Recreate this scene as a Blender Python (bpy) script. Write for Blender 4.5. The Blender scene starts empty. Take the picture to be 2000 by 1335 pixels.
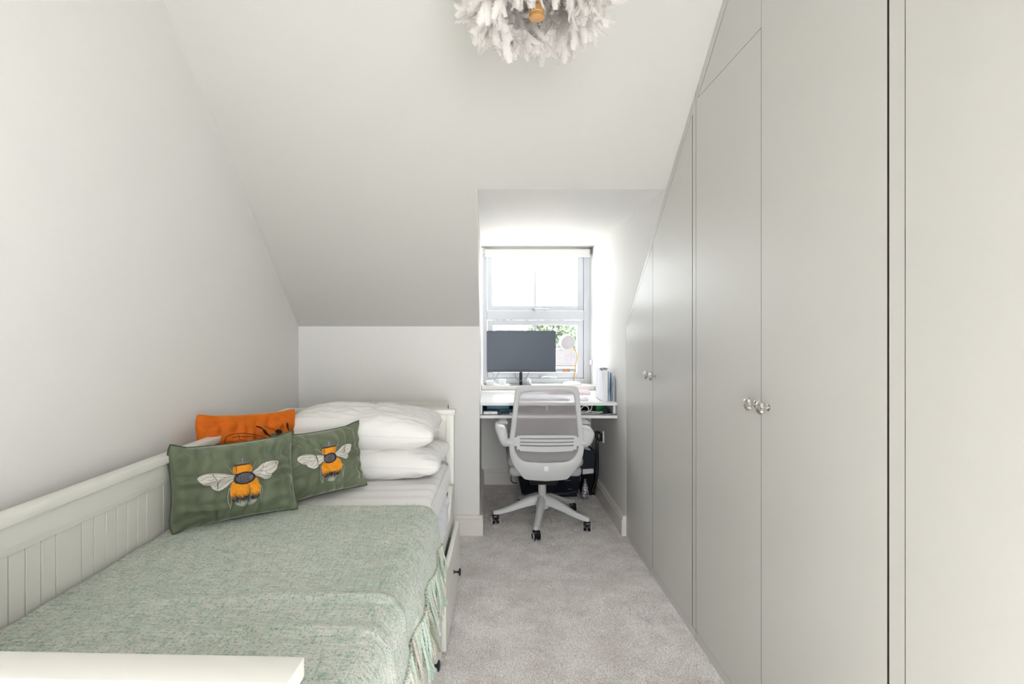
import bpy, bmesh, math, random
import numpy as np
from mathutils import Vector, Matrix, Euler, noise

random.seed(7)
rng = np.random.default_rng(7)
SC = bpy.context.scene
COL = SC.collection
PI = math.pi

# ------------------------------------------------------------------ camera
EYE = 1.26
FPX = 1045.0
cam_d = bpy.data.cameras.new('camera')
cam = bpy.data.objects.new('camera', cam_d)
COL.objects.link(cam)
cam.location = (0, 0, EYE)
cam.rotation_euler = (PI / 2, 0, 0)
cam_d.sensor_width = 36
cam_d.lens = FPX * 36 / 2000
cam_d.shift_x = 47 / 2000
cam_d.shift_y = -24.5 / 2000
cam_d.clip_start = 0.02
cam_d.clip_end = 400
SC.camera = cam

# ------------------------------------------------------------------ world, lights, exposure
SC.view_settings.view_transform = 'Standard'
SC.view_settings.look = 'None'
SC.view_settings.gamma = 1
SC.view_settings.use_curve_mapping = False
SC.view_settings.exposure = 0.12
W = bpy.data.worlds.new('overcast_sky')
SC.world = W
W.use_nodes = True
wn = W.node_tree
wn.nodes.clear()
wo = wn.nodes.new('ShaderNodeOutputWorld')
wb = wn.nodes.new('ShaderNodeBackground')
wb.inputs['Color'].default_value = (0.93, 0.97, 1.0, 1)
wb.inputs['Strength'].default_value = 4.6
wn.links.new(wb.outputs[0], wo.inputs[0])


def area_light(name, loc, rot, sx, sy, power, color=(1, 1, 1), portal=False, spread=PI):
    d = bpy.data.lights.new(name, 'AREA')
    d.shape = 'RECTANGLE'
    d.size = sx
    d.size_y = sy
    d.energy = power
    d.color = color
    d.spread = spread
    if portal:
        d.cycles.is_portal = True
    o = bpy.data.objects.new(name, d)
    COL.objects.link(o)
    o.location = loc
    o.rotation_euler = rot
    return o


# daylight portal in the dormer window (only guides sampling of the sky)
area_light('window_portal', (0.4, 4.52, 1.37), (-PI / 2, 0, 0), 0.9, 1.1, 1.0, portal=True)
# added area lamp behind the camera, angled to brighten the left wall
area_light('added_rear_fill', (0.36, -1.16, 1.12), (PI / 2, 0, math.radians(22)), 0.80, 1.7, 14.5, (1.0, 0.982, 0.965), spread=math.radians(125))
# hazy sun from behind the house, falling on the pale bounce ground and on the houses opposite
sd = bpy.data.lights.new('sun', 'SUN')
sd.energy = 46.0
sd.angle = math.radians(8)
sun = bpy.data.objects.new('sun', sd)
COL.objects.link(sun)
sun.rotation_euler = (math.radians(38), 0, math.radians(12))
# added lamp above the dormer window, out of view, strengthens the daylight
area_light('added_sky_fill', (0.4, 5.35, 2.95), (math.radians(-52), 0, 0), 1.9, 1.4, 150.0, (0.94, 0.975, 1.0))

# ------------------------------------------------------------------ materials
MATS = {}


def s2l(c):
    return tuple(((v / 255) / 12.92 if v / 255 <= 0.04045 else ((v / 255 + 0.055) / 1.055) ** 2.4) for v in c)


def mat(name, col, rough=0.5, metal=0.0, spec=0.5, sheen=0.0, coat=0.0, srgb=True):
    m = bpy.data.materials.new(name)
    m.use_nodes = True
    b = m.node_tree.nodes['Principled BSDF']
    c = s2l(col) if srgb else col
    b.inputs['Base Color'].default_value = (*c, 1)
    b.inputs['Roughness'].default_value = rough
    b.inputs['Metallic'].default_value = metal
    b.inputs['Specular IOR Level'].default_value = spec
    if sheen:
        b.inputs['Sheen Weight'].default_value = sheen
        b.inputs['Sheen Roughness'].default_value = 0.4
    if coat:
        b.inputs['Coat Weight'].default_value = coat
        b.inputs['Coat Roughness'].default_value = 0.1
    MATS[name] = m
    return m


def N(m, t):
    return m.node_tree.nodes.new(t)


def L(m, a, b):
    m.node_tree.links.new(a, b)


def BS(m):
    return m.node_tree.nodes['Principled BSDF']


def add_bump(m, scale=200, strength=0.1, dist=0.002, detail=3, coord='Object', stretch=(1, 1, 1), extra=None):
    tc = N(m, 'ShaderNodeTexCoord')
    mp = N(m, 'ShaderNodeMapping')
    mp.inputs['Scale'].default_value = stretch
    nz = N(m, 'ShaderNodeTexNoise')
    nz.inputs['Scale'].default_value = scale
    nz.inputs['Detail'].default_value = detail
    bp = N(m, 'ShaderNodeBump')
    bp.inputs['Strength'].default_value = strength
    bp.inputs['Distance'].default_value = dist
    L(m, tc.outputs[coord], mp.inputs[0])
    L(m, mp.outputs[0], nz.inputs['Vector'])
    L(m, nz.outputs['Fac'], bp.inputs['Height'])
    L(m, bp.outputs[0], BS(m).inputs['Normal'])
    return nz, mp, bp


def mottle(m, c1, c2, scale=60, detail=4, lo=0.35, hi=0.65, stretch=(1, 1, 1), coord='Object'):
    tc = N(m, 'ShaderNodeTexCoord')
    mp = N(m, 'ShaderNodeMapping')
    mp.inputs['Scale'].default_value = stretch
    nz = N(m, 'ShaderNodeTexNoise')
    nz.inputs['Scale'].default_value = scale
    nz.inputs['Detail'].default_value = detail
    cr = N(m, 'ShaderNodeValToRGB')
    cr.color_ramp.elements[0].position = lo
    cr.color_ramp.elements[1].position = hi
    cr.color_ramp.elements[0].color = (*s2l(c1), 1)
    cr.color_ramp.elements[1].color = (*s2l(c2), 1)
    L(m, tc.outputs[coord], mp.inputs[0])
    L(m, mp.outputs[0], nz.inputs['Vector'])
    L(m, nz.outputs['Fac'], cr.inputs[0])
    L(m, cr.outputs[0], BS(m).inputs['Base Color'])
    return cr


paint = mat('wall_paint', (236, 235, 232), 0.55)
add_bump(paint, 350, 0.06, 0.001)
paint_shaded = mat('ceiling_paint_shaded', (211, 210, 205), 0.75, spec=0.3)  # wall paint toned down: the slope's weaker light put into the colour
add_bump(paint_shaded, 260, 0.06, 0.001)
trimw = mat('trim_gloss', (236, 232, 226), 0.35)
add_bump(trimw, 60, 0.05, 0.001)
wardm = mat('wardrobe_satin', (209, 208, 203), 0.36, spec=0.85)
add_bump(wardm, 9, 0.10, 0.002, 2)
gapm = mat('gap_shade', (52, 46, 42), 0.9)  # shade of the door gaps, painted on door edges and carcass
upvc = mat('window_upvc', (208, 212, 218), 0.35)
blindm = mat('blind_fabric', (246, 244, 240), 0.8)
deskm = mat('desk_white', (244, 244, 246), 0.28)
bedm = mat('bed_paint', (232, 231, 224), 0.38)
add_bump(bedm, 90, 0.04, 0.001)
radm = mat('radiator_enamel', (228, 227, 218), 0.35)
sheetm = mat('sheet_cotton', (244, 243, 242), 0.85, sheen=0.1)
add_bump(sheetm, 14, 0.25, 0.01, 4)
pillowm = mat('pillow_cotton', (242, 241, 238), 0.8, sheen=0.1)
add_bump(pillowm, 22, 0.25, 0.006, 3, stretch=(0.6, 1, 1.6))
lowerm = mat('mattress_cotton', (238, 240, 246), 0.85)
add_bump(lowerm, 30, 0.6, 0.01, 3)
chairw = mat('chair_plastic', (214, 216, 217), 0.42)
knobm = mat('chrome', (215, 212, 208), 0.12, metal=1.0)
blackm = mat('black_plastic', (16, 17, 22), 0.35)
navym = mat('navy_plastic', (10, 17, 34), 0.2, coat=0.4)
navyc = mat('navy_card', (12, 20, 40), 0.6)
blackcloth = mat('black_cloth', (10, 10, 14), 0.9)
whitep = mat('white_plastic', (244, 245, 247), 0.3)
greyp = mat('grey_plastic', (120, 124, 132), 0.4)
brass = mat('brass', (205, 150, 70), 0.28, metal=0.85)
brassw = mat('gold_wood', (196, 150, 96), 0.4)
pinkm = mat('pink_card', (232, 190, 196), 0.6)
tealm = mat('teal_card', (10, 78, 88), 0.5)
bluem = mat('blue_card', (84, 130, 158), 0.5)
bluef = mat('blue_folder', (96, 146, 182), 0.4)
pbluem = mat('pale_blue_paper', (176, 200, 222), 0.6)
greenm = mat('green_card', (18, 130, 62), 0.4)
paperm = mat('paper', (246, 247, 252), 0.7)
inkm = mat('ink', (60, 62, 66), 0.7)
steelm = mat('steel', (170, 175, 174), 0.3, metal=0.9)
cordw = mat('white_cord', (238, 238, 234), 0.5)
screenm = mat('screen_glass', (50, 64, 80), 0.35, spec=0.5)
bezelm = mat('bezel', (74, 78, 88), 0.4)
palegrey = mat('speaker_grille', (214, 210, 214), 0.5)
printm = mat('bottle_print', (150, 130, 150), 0.3)
mottle(printm, (235, 225, 228), (86, 80, 110), 70, 2, 0.46, 0.54, (1, 1, 2.2))

# seat fabric and see-through back mesh
seatm = mat('seat_fabric', (176, 174, 180), 0.9)
add_bump(seatm, 900, 0.3, 0.001)
meshm = mat('back_mesh', (186, 180, 185), 0.8)
mt_ = N(meshm, 'ShaderNodeBsdfTransparent')
mx_ = N(meshm, 'ShaderNodeMixShader')
mx_.inputs[0].default_value = 0.52
tcm = N(meshm, 'ShaderNodeTexCoord')
L(meshm, mt_.outputs[0], mx_.inputs[1])
L(meshm, BS(meshm).outputs[0], mx_.inputs[2])
L(meshm, mx_.outputs[0], meshm.node_tree.nodes['Material Output'].inputs[0])

# glass
glassm = bpy.data.materials.new('window_glass')
glassm.use_nodes = True
glassm.node_tree.nodes.clear()
go = N(glassm, 'ShaderNodeOutputMaterial')
gt = N(glassm, 'ShaderNodeBsdfTransparent')
gg = N(glassm, 'ShaderNodeBsdfGlossy')
gg.inputs['Roughness'].default_value = 0.02
gx = N(glassm, 'ShaderNodeMixShader')
gx.inputs[0].default_value = 0.05
L(glassm, gt.outputs[0], gx.inputs[1])
L(glassm, gg.outputs[0], gx.inputs[2])
L(glassm, gx.outputs[0], go.inputs[0])

# carpet
carpetm = mat('carpet', (196, 188, 184), 0.95, spec=0.1)
_cr = mottle(carpetm, (182, 174, 170), (255, 252, 250), 200, 3, 0.30, 0.53)
_tc = N(carpetm, 'ShaderNodeTexCoord')
_n2 = N(carpetm, 'ShaderNodeTexNoise')
_n2.inputs['Scale'].default_value = 7
_n2.inputs['Detail'].default_value = 6
_n2.inputs['Roughness'].default_value = 0.65
_r2 = N(carpetm, 'ShaderNodeValToRGB')
_r2.color_ramp.elements[0].position = 0.36
_r2.color_ramp.elements[1].position = 0.6
_r2.color_ramp.elements[0].color = (0.84, 0.82, 0.815, 1)
_r2.color_ramp.elements[1].color = (1, 1, 1, 1)
_mx = N(carpetm, 'ShaderNodeMix')
_mx.data_type = 'RGBA'
_mx.blend_type = 'MULTIPLY'
_mx.inputs[0].default_value = 1
L(carpetm, _tc.outputs['Object'], _n2.inputs['Vector'])
L(carpetm, _n2.outputs['Fac'], _r2.inputs[0])
L(carpetm, _cr.outputs[0], _mx.inputs[6])
L(carpetm, _r2.outputs[0], _mx.inputs[7])
L(carpetm, _mx.outputs[2], BS(carpetm).inputs['Base Color'])
_b = N(carpetm, 'ShaderNodeBump')
_b.inputs['Strength'].default_value = 0.7
_b.inputs['Distance'].default_value = 0.006
_n3 = N(carpetm, 'ShaderNodeTexNoise')
_n3.inputs['Scale'].default_value = 160
_n3.inputs['Detail'].default_value = 3
L(carpetm, _tc.outputs['Object'], _n3.inputs['Vector'])
L(carpetm, _n3.outputs['Fac'], _b.inputs['Height'])
L(carpetm, _b.outputs[0], BS(carpetm).inputs['Normal'])


def velvet(name, c, lightc):
    m = mat(name, c, 0.55, spec=0.25, sheen=0.9)
    BS(m).inputs['Sheen Tint'].default_value = (*s2l(lightc), 1)
    BS(m).inputs['Sheen Roughness'].default_value = 0.35
    tc = N(m, 'ShaderNodeTexCoord')
    nz = N(m, 'ShaderNodeTexNoise')
    nz.inputs['Scale'].default_value = 9
    nz.inputs['Detail'].default_value = 4
    cr = N(m, 'ShaderNodeValToRGB')
    a = s2l(c)
    cr.color_ramp.elements[0].position = 0.3
    cr.color_ramp.elements[1].position = 0.75
    cr.color_ramp.elements[0].color = (a[0] * .82, a[1] * .82, a[2] * .82, 1)
    cr.color_ramp.elements[1].color = (min(1, a[0] * 1.3), min(1, a[1] * 1.3), min(1, a[2] * 1.3), 1)
    L(m, tc.outputs['Object'], nz.inputs['Vector'])
    L(m, nz.outputs['Fac'], cr.inputs[0])
    L(m, cr.outputs[0], BS(m).inputs['Base Color'])
    return m


sagem = velvet('sage_velvet', (100, 109, 88), (206, 214, 196))
sagedark = mat('sage_piping', (74, 84, 62), 0.7)
orangem = velvet('orange_velvet', (204, 98, 4), (255, 190, 90))
bee_orange = mat('embroidery_orange', (236, 150, 12), 0.8)
mottle(bee_orange, (214, 122, 6), (246, 170, 30), 260, 3, 0.35, 0.65, (3, 3, .6))
bee_black = mat('embroidery_black', (34, 30, 34), 0.8)
bee_grey = mat('embroidery_grey', (112, 110, 120), 0.8)
bee_wing = mat('embroidery_wing', (208, 204, 196), 0.8)
bee_vein = mat('embroidery_vein', (96, 90, 86), 0.8)
bee_pale = mat('embroidery_pale', (168, 172, 158), 0.8)
printblack = mat('black_print', (40, 18, 8), 0.8)

# woven throw : heathered green, beige and grey yarns
throwm = mat('woven_throw', (180, 195, 180), 0.95, spec=0.1, sheen=0.4)


def weave_mat(m, u_scale=1.0):
    nt = m.node_tree
    tc = N(m, 'ShaderNodeTexCoord')
    # weft (runs across bed) and warp noise, in UV space = metres
    def band(sx, sy, scale, detail):
        mp = N(m, 'ShaderNodeMapping')
        mp.inputs['Scale'].default_value = (sx, sy, 1)
        nz = N(m, 'ShaderNodeTexNoise')
        nz.inputs['Scale'].default_value = scale
        nz.inputs['Detail'].default_value = detail
        nz.inputs['Roughness'].default_value = 0.6
        L(m, tc.outputs['UV'], mp.inputs[0])
        L(m, mp.outputs[0], nz.inputs['Vector'])
        return nz
    a = band(26, 130, 1, 4)       # weft threads
    b = band(110, 16, 1, 4)        # warp threads
    c = band(3, 6, 1, 4)         # broad patches
    d = band(230, 230, 1, 2)     # fuzz speckle
    rA = N(m, 'ShaderNodeValToRGB')
    e = rA.color_ramp.elements
    e[0].position = 0.30
    e[0].color = (*s2l((150, 160, 150)), 1)
    e[1].position = 0.72
    e[1].color = (*s2l((240, 240, 234)), 1)
    for p, cc in ((0.40, (170, 198, 184)), (0.48, (214, 206, 198)), (0.55, (206, 222, 212)), (0.62, (232, 232, 224))):
        x = e.new(p)
        x.color = (*s2l(cc), 1)
    rB = N(m, 'ShaderNodeValToRGB')
    e = rB.color_ramp.elements
    e[0].position = 0.30
    e[0].color = (*s2l((172, 160, 152)), 1)
    e[1].position = 0.70
    e[1].color = (*s2l((240, 238, 232)), 1)
    for p, cc in ((0.42, (178, 206, 192)), (0.52, (224, 216, 210)), (0.6, (204, 222, 210))):
        x = e.new(p)
        x.color = (*s2l(cc), 1)
    L(m, a.outputs['Fac'], rA.inputs[0])
    L(m, b.outputs['Fac'], rB.inputs[0])
    mx = N(m, 'ShaderNodeMix')
    mx.data_type = 'RGBA'
    rd = N(m, 'ShaderNodeValToRGB')
    rd.color_ramp.elements[0].position = 0.42
    rd.color_ramp.elements[1].position = 0.58
    L(m, d.outputs['Fac'], rd.inputs[0])
    L(m, rd.outputs[0], mx.inputs[0])
    L(m, rA.outputs[0], mx.inputs[6])
    L(m, rB.outputs[0], mx.inputs[7])
    mu = N(m, 'ShaderNodeMix')
    mu.data_type = 'RGBA'
    mu.blend_type = 'MULTIPLY'
    mu.inputs[0].default_value = 1
    rC = N(m, 'ShaderNodeValToRGB')
    e = rC.color_ramp.elements
    e[0].position = 0.32
    e[0].color = (0.86, 0.91, 0.87, 1)
    e[1].position = 0.62
    e[1].color = (1, 1, 1, 1)
    L(m, c.outputs['Fac'], rC.inputs[0])
    L(m, mx.outputs[2], mu.inputs[6])
    L(m, rC.outputs[0], mu.inputs[7])
    g = band(16, 46, 1, 4)
    rg_ = N(m, 'ShaderNodeValToRGB')
    rg_.color_ramp.elements[0].position = 0.36
    rg_.color_ramp.elements[0].color = (0.86, 0.90, 0.87, 1)
    rg_.color_ramp.elements[1].position = 0.54
    rg_.color_ramp.elements[1].color = (1, 1, 1, 1)
    L(m, g.outputs['Fac'], rg_.inputs[0])
    m4 = N(m, 'ShaderNodeMix')
    m4.data_type = 'RGBA'
    m4.blend_type = 'MULTIPLY'
    m4.inputs[0].default_value = 1
    L(m, mu.outputs[2], m4.inputs[6])
    L(m, rg_.outputs[0], m4.inputs[7])
    mu = m4
    # dark speckle
    s = band(170, 120, 1, 2)
    rs = N(m, 'ShaderNodeValToRGB')
    rs.color_ramp.elements[0].position = 0.34
    rs.color_ramp.elements[0].color = (0.58, 0.57, 0.53, 1)
    rs.color_ramp.elements[1].position = 0.47
    rs.color_ramp.elements[1].color = (1, 1, 1, 1)
    L(m, s.outputs['Fac'], rs.inputs[0])
    mv = N(m, 'ShaderNodeMix')
    mv.data_type = 'RGBA'
    mv.blend_type = 'MULTIPLY'
    mv.inputs[0].default_value = 1
    L(m, mu.outputs[2], mv.inputs[6])
    L(m, rs.outputs[0], mv.inputs[7])
    L(m, mv.outputs[2], BS(m).inputs['Base Color'])
    bp = N(m, 'ShaderNodeBump')
    bp.inputs['Strength'].default_value = 0.9
    bp.inputs['Distance'].default_value = 0.004
    ad = N(m, 'ShaderNodeMath')
    L(m, d.outputs['Fac'], ad.inputs[0])
    L(m, a.outputs['Fac'], ad.inputs[1])
    L(m, ad.outputs[0], bp.inputs['Height'])
    L(m, bp.outputs[0], BS(m).inputs['Normal'])


weave_mat(throwm)
tasselm = [mat('tassel_a', (190, 204, 192), 0.95), mat('tassel_b', (160, 186, 168), 0.95),
           mat('tassel_c', (200, 196, 184), 0.95), mat('tassel_d', (132, 142, 120), 0.95)]
featherm = mat('feather_white', (252, 249, 246), 0.8)
BS(featherm).inputs['Transmission Weight'].default_value = 0.0
_ft = N(featherm, 'ShaderNodeBsdfTranslucent')
_ft.inputs[0].default_value = (0.96, 0.94, 0.92, 1)
_fx = N(featherm, 'ShaderNodeMixShader')
_fx.inputs[0].default_value = 0.5
L(featherm, BS(featherm).outputs[0], _fx.inputs[1])
L(featherm, _ft.outputs[0], _fx.inputs[2])
L(featherm, _fx.outputs[0], featherm.node_tree.nodes['Material Output'].inputs[0])

# exterior
roofm = mat('roof_tiles', (48, 46, 47), 0.9)
brickm = mat('orange_brick', (84, 56, 32), 0.9)
renderw = mat('white_board', (88, 88, 88), 0.7)
darkglass = mat('house_glass', (60, 76, 80), 0.15)
bouncem = mat('bounce_ground', (212, 210, 205), 0.9)  # unseen ground, made pale to bounce light onto the niche ceiling
grassm = mat('grass', (50, 66, 36), 0.95)
leafm = mat('leaves', (48, 84, 34), 0.8)
mottle(leafm, (36, 52, 34), (58, 74, 48), 0.8, 4, 0.35, 0.65)
leafm2 = mat('leaves_blue', (38, 56, 46), 0.8)
barkm = mat('bark', (100, 84, 76), 0.9)


# ------------------------------------------------------------------ helpers
def tag(o, label=None, cat=None, group=None, kind=None):
    if label:
        o['label'] = label
    if cat:
        o['category'] = cat
    if group:
        o['group'] = group
    if kind:
        o['kind'] = kind
    return o


def empty(name, loc=(0, 0, 0), rz=0.0, label=None, cat=None, group=None):
    o = bpy.data.objects.new(name, None)
    COL.objects.link(o)
    o.location = loc
    o.rotation_euler = (0, 0, rz)
    o.empty_display_size = 0.05
    return tag(o, label, cat, group)


def obj(name, bm, m, parent=None, smooth=False, angle=None):
    me = bpy.data.meshes.new(name)
    if isinstance(bm, bmesh.types.BMesh):
        bmesh.ops.recalc_face_normals(bm, faces=bm.faces)
        bm.to_mesh(me)
        bm.free()
    o = bpy.data.objects.new(name, me)
    for mm in (m if isinstance(m, (list, tuple)) else [m]):
        me.materials.append(mm)
    COL.objects.link(o)
    if smooth:
        me.shade_smooth()
        if angle:
            me.set_sharp_from_angle(angle=math.radians(angle))
    if parent:
        o.parent = parent
    return o


def pyobj(name, verts, faces, m, parent=None, smooth=True, mats=None, uvs=None):
    me = bpy.data.meshes.new(name)
    me.from_pydata([tuple(v) for v in verts], [], [tuple(f) for f in faces])
    for mm in (m if isinstance(m, (list, tuple)) else [m]):
        me.materials.append(mm)
    if mats is not None:
        me.polygons.foreach_set('material_index', mats)
    if uvs is not None:
        uvl = me.uv_layers.new(name='UVMap')
        li = np.zeros(len(me.loops), dtype=np.int32)
        me.loops.foreach_get('vertex_index', li)
        uvl.data.foreach_set('uv', np.asarray(uvs, dtype=np.float32)[li].ravel())
    me.update()
    if smooth:
        me.shade_smooth()
    o = bpy.data.objects.new(name, me)
    COL.objects.link(o)
    if parent:
        o.parent = parent
    return o


def nb():
    return bmesh.new()


def bx(bm, x0, x1, y0, y1, z0, z1, bev=0.0, seg=2, M=None):
    r = bmesh.ops.create_cube(bm, size=1)
    vs = r['verts']
    for v in vs:
        v.co = Vector(((x0 + x1) / 2 + v.co.x * (x1 - x0), (y0 + y1) / 2 + v.co.y * (y1 - y0),
                       (z0 + z1) / 2 + v.co.z * (z1 - z0)))
    if bev > 0:
        es = list({e for v in vs for e in v.link_edges})
        r2 = bmesh.ops.bevel(bm, geom=es, offset=bev, segments=seg, profile=0.5, affect='EDGES')
        vs = list({v for f in r2['faces'] for v in f.verts} | {v for v in vs if v.is_valid})
    if M is not None:
        bmesh.ops.transform(bm, matrix=M, verts=[v for v in vs if v.is_valid])
    return vs


def box(name, x0, x1, y0, y1, z0, z1, m, parent=None, bev=0.0, M=None):
    bm = nb()
    bx(bm, x0, x1, y0, y1, z0, z1, bev, M=M)
    return obj(name, bm, m, parent)


def prism(bm, pts, axis, a, b):
    """pts 2D polygon; axis 'x': pts are (y,z) extruded over x; 'y': pts (x,z); 'z': pts (x,y)"""
    def mk(p, t):
        if axis == 'x':
            return (t, p[0], p[1])
        if axis == 'y':
            return (p[0], t, p[1])
        return (p[0], p[1], t)
    va = [bm.verts.new(mk(p, a)) for p in pts]
    vb = [bm.verts.new(mk(p, b)) for p in pts]
    n = len(pts)
    bm.faces.new(va)
    bm.faces.new(vb[::-1])
    for i in range(n):
        bm.faces.new((va[i], vb[i], vb[(i + 1) % n], va[(i + 1) % n]))
    return va + vb


def crom(pts, n=8, closed=False):
    pts = [Vector(p) for p in pts]
    out = []
    k = len(pts)
    rngi = range(k) if closed else range(k - 1)
    for i in rngi:
        p0 = pts[(i - 1) % k] if closed or i > 0 else pts[0]
        p1 = pts[i]
        p2 = pts[(i + 1) % k]
        p3 = pts[(i + 2) % k] if closed or i + 2 < k else pts[-1]
        for j in range(n):
            t = j / n
            out.append(0.5 * ((2 * p1) + (-p0 + p2) * t + (2 * p0 - 5 * p1 + 4 * p2 - p3) * t * t +
                              (-p0 + 3 * p1 - 3 * p2 + p3) * t ** 3))
    if not closed:
        out.append(pts[-1])
    return out


def tube(bm, pts, r, seg=8, closed=False, cap=True, flat=1.0, radii=None):
    pts = [Vector(p) for p in pts]
    n = len(pts)
    rings = []
    up = None
    for i, p in enumerate(pts):
        if closed:
            t = pts[(i + 1) % n] - pts[i - 1]
        else:
            t = pts[min(i + 1, n - 1)] - pts[max(i - 1, 0)]
        if t.length < 1e-9:
            t = Vector((0, 0, 1))
        t.normalize()
        if up is None:
            up = t.orthogonal().normalized()
        up = (up - t * up.dot(t))
        if up.length < 1e-6:
            up = t.orthogonal()
        up.normalize()
        sd = t.cross(up)
        rr = radii[i] if radii else r
        rings.append([bm.verts.new(p + (up * math.cos(2 * PI * k / seg) + sd * math.sin(2 * PI * k / seg) * flat) * rr)
                      for k in range(seg)])
    for i in range(n if closed else n - 1):
        A, B = rings[i], rings[(i + 1) % n]
        for k in range(seg):
            bm.faces.new((A[k], A[(k + 1) % seg], B[(k + 1) % seg], B[k]))
    if cap and not closed:
        bm.faces.new(rings[0][::-1])
        bm.faces.new(rings[-1])


def lathe(bm, prof, seg=24, M=None, cap=True):
    """prof: list of (r,z); around z"""
    rings = []
    for r, z in prof:
        rings.append([bm.verts.new((r * math.cos(2 * PI * k / seg), r * math.sin(2 * PI * k / seg), z)) for k in range(seg)])
    for i in range(len(rings) - 1):
        for k in range(seg):
            bm.faces.new((rings[i][k], rings[i][(k + 1) % seg], rings[i + 1][(k + 1) % seg], rings[i + 1][k]))
    if cap:
        if prof[0][0] > 1e-6:
            bm.faces.new(rings[0][::-1])
        if prof[-1][0] > 1e-6:
            bm.faces.new(rings[-1])
    vs = [v for R in rings for v in R]
    if M is not None:
        bmesh.ops.transform(bm, matrix=M, verts=vs)
    bmesh.ops.remove_doubles(bm, verts=vs, dist=1e-6)


def T(x, y, z):
    return Matrix.Translation((x, y, z))


def R(a, ax):
    return Matrix.Rotation(a, 4, ax)


def struct(name, bm, m, parent=None, **k):
    o = obj(name, bm, m, parent, **k)
    if parent is None:
        o['kind'] = 'structure'
    return o


def copy_tree(o, parent=None):
    c = o.copy()
    COL.objects.link(c)
    if parent:
        c.parent = parent
    for ch in list(o.children):
        copy_tree(ch, c)
    return c


# ------------------------------------------------------------------ room shell
XL = -1.1655          # left wall
XW = 0.842            # wardrobe plane / right side of the window niche
XN = -0.052           # left cheek of the window niche
YK = 3.292            # knee wall
YB = 4.37             # window wall
ZK = 1.279            # knee wall top
TAN = 0.846
ZD = 1.925
YD = YK - (ZD - ZK) / TAN   # dormer ceiling front edge
ZC = 2.60             # flat ceiling
YC = YK - (ZC - ZK) / TAN
YR = -0.98             # rear wall


def slope_z(y):
    return ZK + (YK - y) * TAN


bm = nb(); bx(bm, -1.4, 1.6, YR - .1, YB + .25, -0.2, 0.0)
struct('floor', bm, carpetm)
bm = nb(); bx(bm, XL - 0.15, XL, YR - .1, YK + .2, 0, 2.75)
struct('wall_left', bm, paint)
bm = nb(); bx(bm, XL, XN - 0.002, YK, YK + .16, 0, ZK + .2)
bx(bm, XN - .16, XN - .004, YK + .1, YB, 0, 2.0)
struct('wall_back', bm, paint)
# cheek of the niche, follows the slope
bm = nb(); prism(bm, [(YK + .0004, 0), (YB, 0), (YB, ZD), (YD + .0004, ZD), (YK + .0004, ZK)], 'x', XN - .004, XN)
struct('wall_niche_left', bm, paint)
# sloping ceiling
bm = nb()
t = 0.15
prism(bm, [(YK + .02, slope_z(YK + .02)), (YK + .2, ZK + .02), (YC, ZC + t * 1.3), (YC, ZC)], 'x', XL - .15, XN - .002)
prism(bm, [(YD, ZD + .0005), (YD + .1, ZD + .06), (YC, ZC + t * 1.3), (YC, ZC)], 'x', XN - .002, XN)
prism(bm, [(YD, ZD), (YD + .1, ZD + .06), (YC, ZC + t * 1.3), (YC, ZC)], 'x', XN, 1.6)
struct('ceiling_slope', bm, paint_shaded)
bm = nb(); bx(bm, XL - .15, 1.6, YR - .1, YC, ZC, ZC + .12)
struct('ceiling', bm, paint_shaded)
bm = nb(); bx(bm, XN - .001, 1.1, YD + .004, YB + .2, ZD, ZD + .1)
struct('ceiling_niche', bm, paint)
bm = nb(); bx(bm, XW, XW + .15, 3.262, YB + .2, 0, ZD)
prism(bm, [(3.2619, 1.28), (3.2619, ZD), (YD + .006, ZD), (YD + .006, slope_z(YD + .006) - .003)], 'x', XW, XW + .15)
struct('wall_right', bm, paint)
bm = nb(); bx(bm, 1.45, 1.6, YR - .1, 3.3, 0, 2.75)
struct('wall_right_outer', bm, paint)
# window wall : below, thin strips at the sides
WX0, WX1, WZ0, WZ1 = -0.042, 0.836, 0.82, ZD
bm = nb()
bx(bm, XN, XW, YB, YB + .18, 0, 0.782)
struct('wall_window', bm, paint)
bm = nb()
bx(bm, XN, WX0 + .004, YB + .005, YB + .18, 0.782, ZD)
bx(bm, WX1 - .004, XW, YB + .005, YB + .18, 0.782, ZD)
struct('trim_window', bm, paint)
# unseen rear wall, with an opening added for the fill lamp
bm = nb()
bx(bm, XL - .15, -0.08, YR - .1, YR, 0, ZC)
bx(bm, 0.80, 1.6, YR - .1, YR, 0, ZC)
bx(bm, -0.08, 0.80, YR - .1, YR, 2.0, ZC)
struct('wall_rear', bm, paint)


# skirting with an ogee step
def skirt(name, p0, p1, nrm, h=0.122, th=0.022):
    (xa, ya), (xb, yb) = p0, p1
    nx, ny = nrm
    prof = [(0, 0), (th, 0), (th, h - .024), (th - .006, h - .018), (th - .006, h - .006), (th - .012, h), (0, h)]
    bm = nb()
    A = [bm.verts.new((xa + nx * d, ya + ny * d, z)) for d, z in prof]
    B = [bm.verts.new((xb + nx * d, yb + ny * d, z)) for d, z in prof]
    bm.faces.new(A); bm.faces.new(B[::-1])
    for i in range(len(prof)):
        j = (i + 1) % len(prof)
        bm.faces.new((A[i], B[i], B[j], A[j]))
    return struct(name, bm, trimw)


skirt('baseboard_back', (XL, YK), (XN + .02, YK), (0, -1))
skirt('baseboard_niche_left', (XN, YK - .02), (XN, YB), (1, 0))
skirt('baseboard_window', (XN, YB), (XW, YB), (0, -1))
skirt('baseboard_right', (XW, 3.262), (XW, YB), (-1, 0), th=0.026)
skirt('baseboard_left', (XL, YR), (XL, YK), (1, 0))

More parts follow.
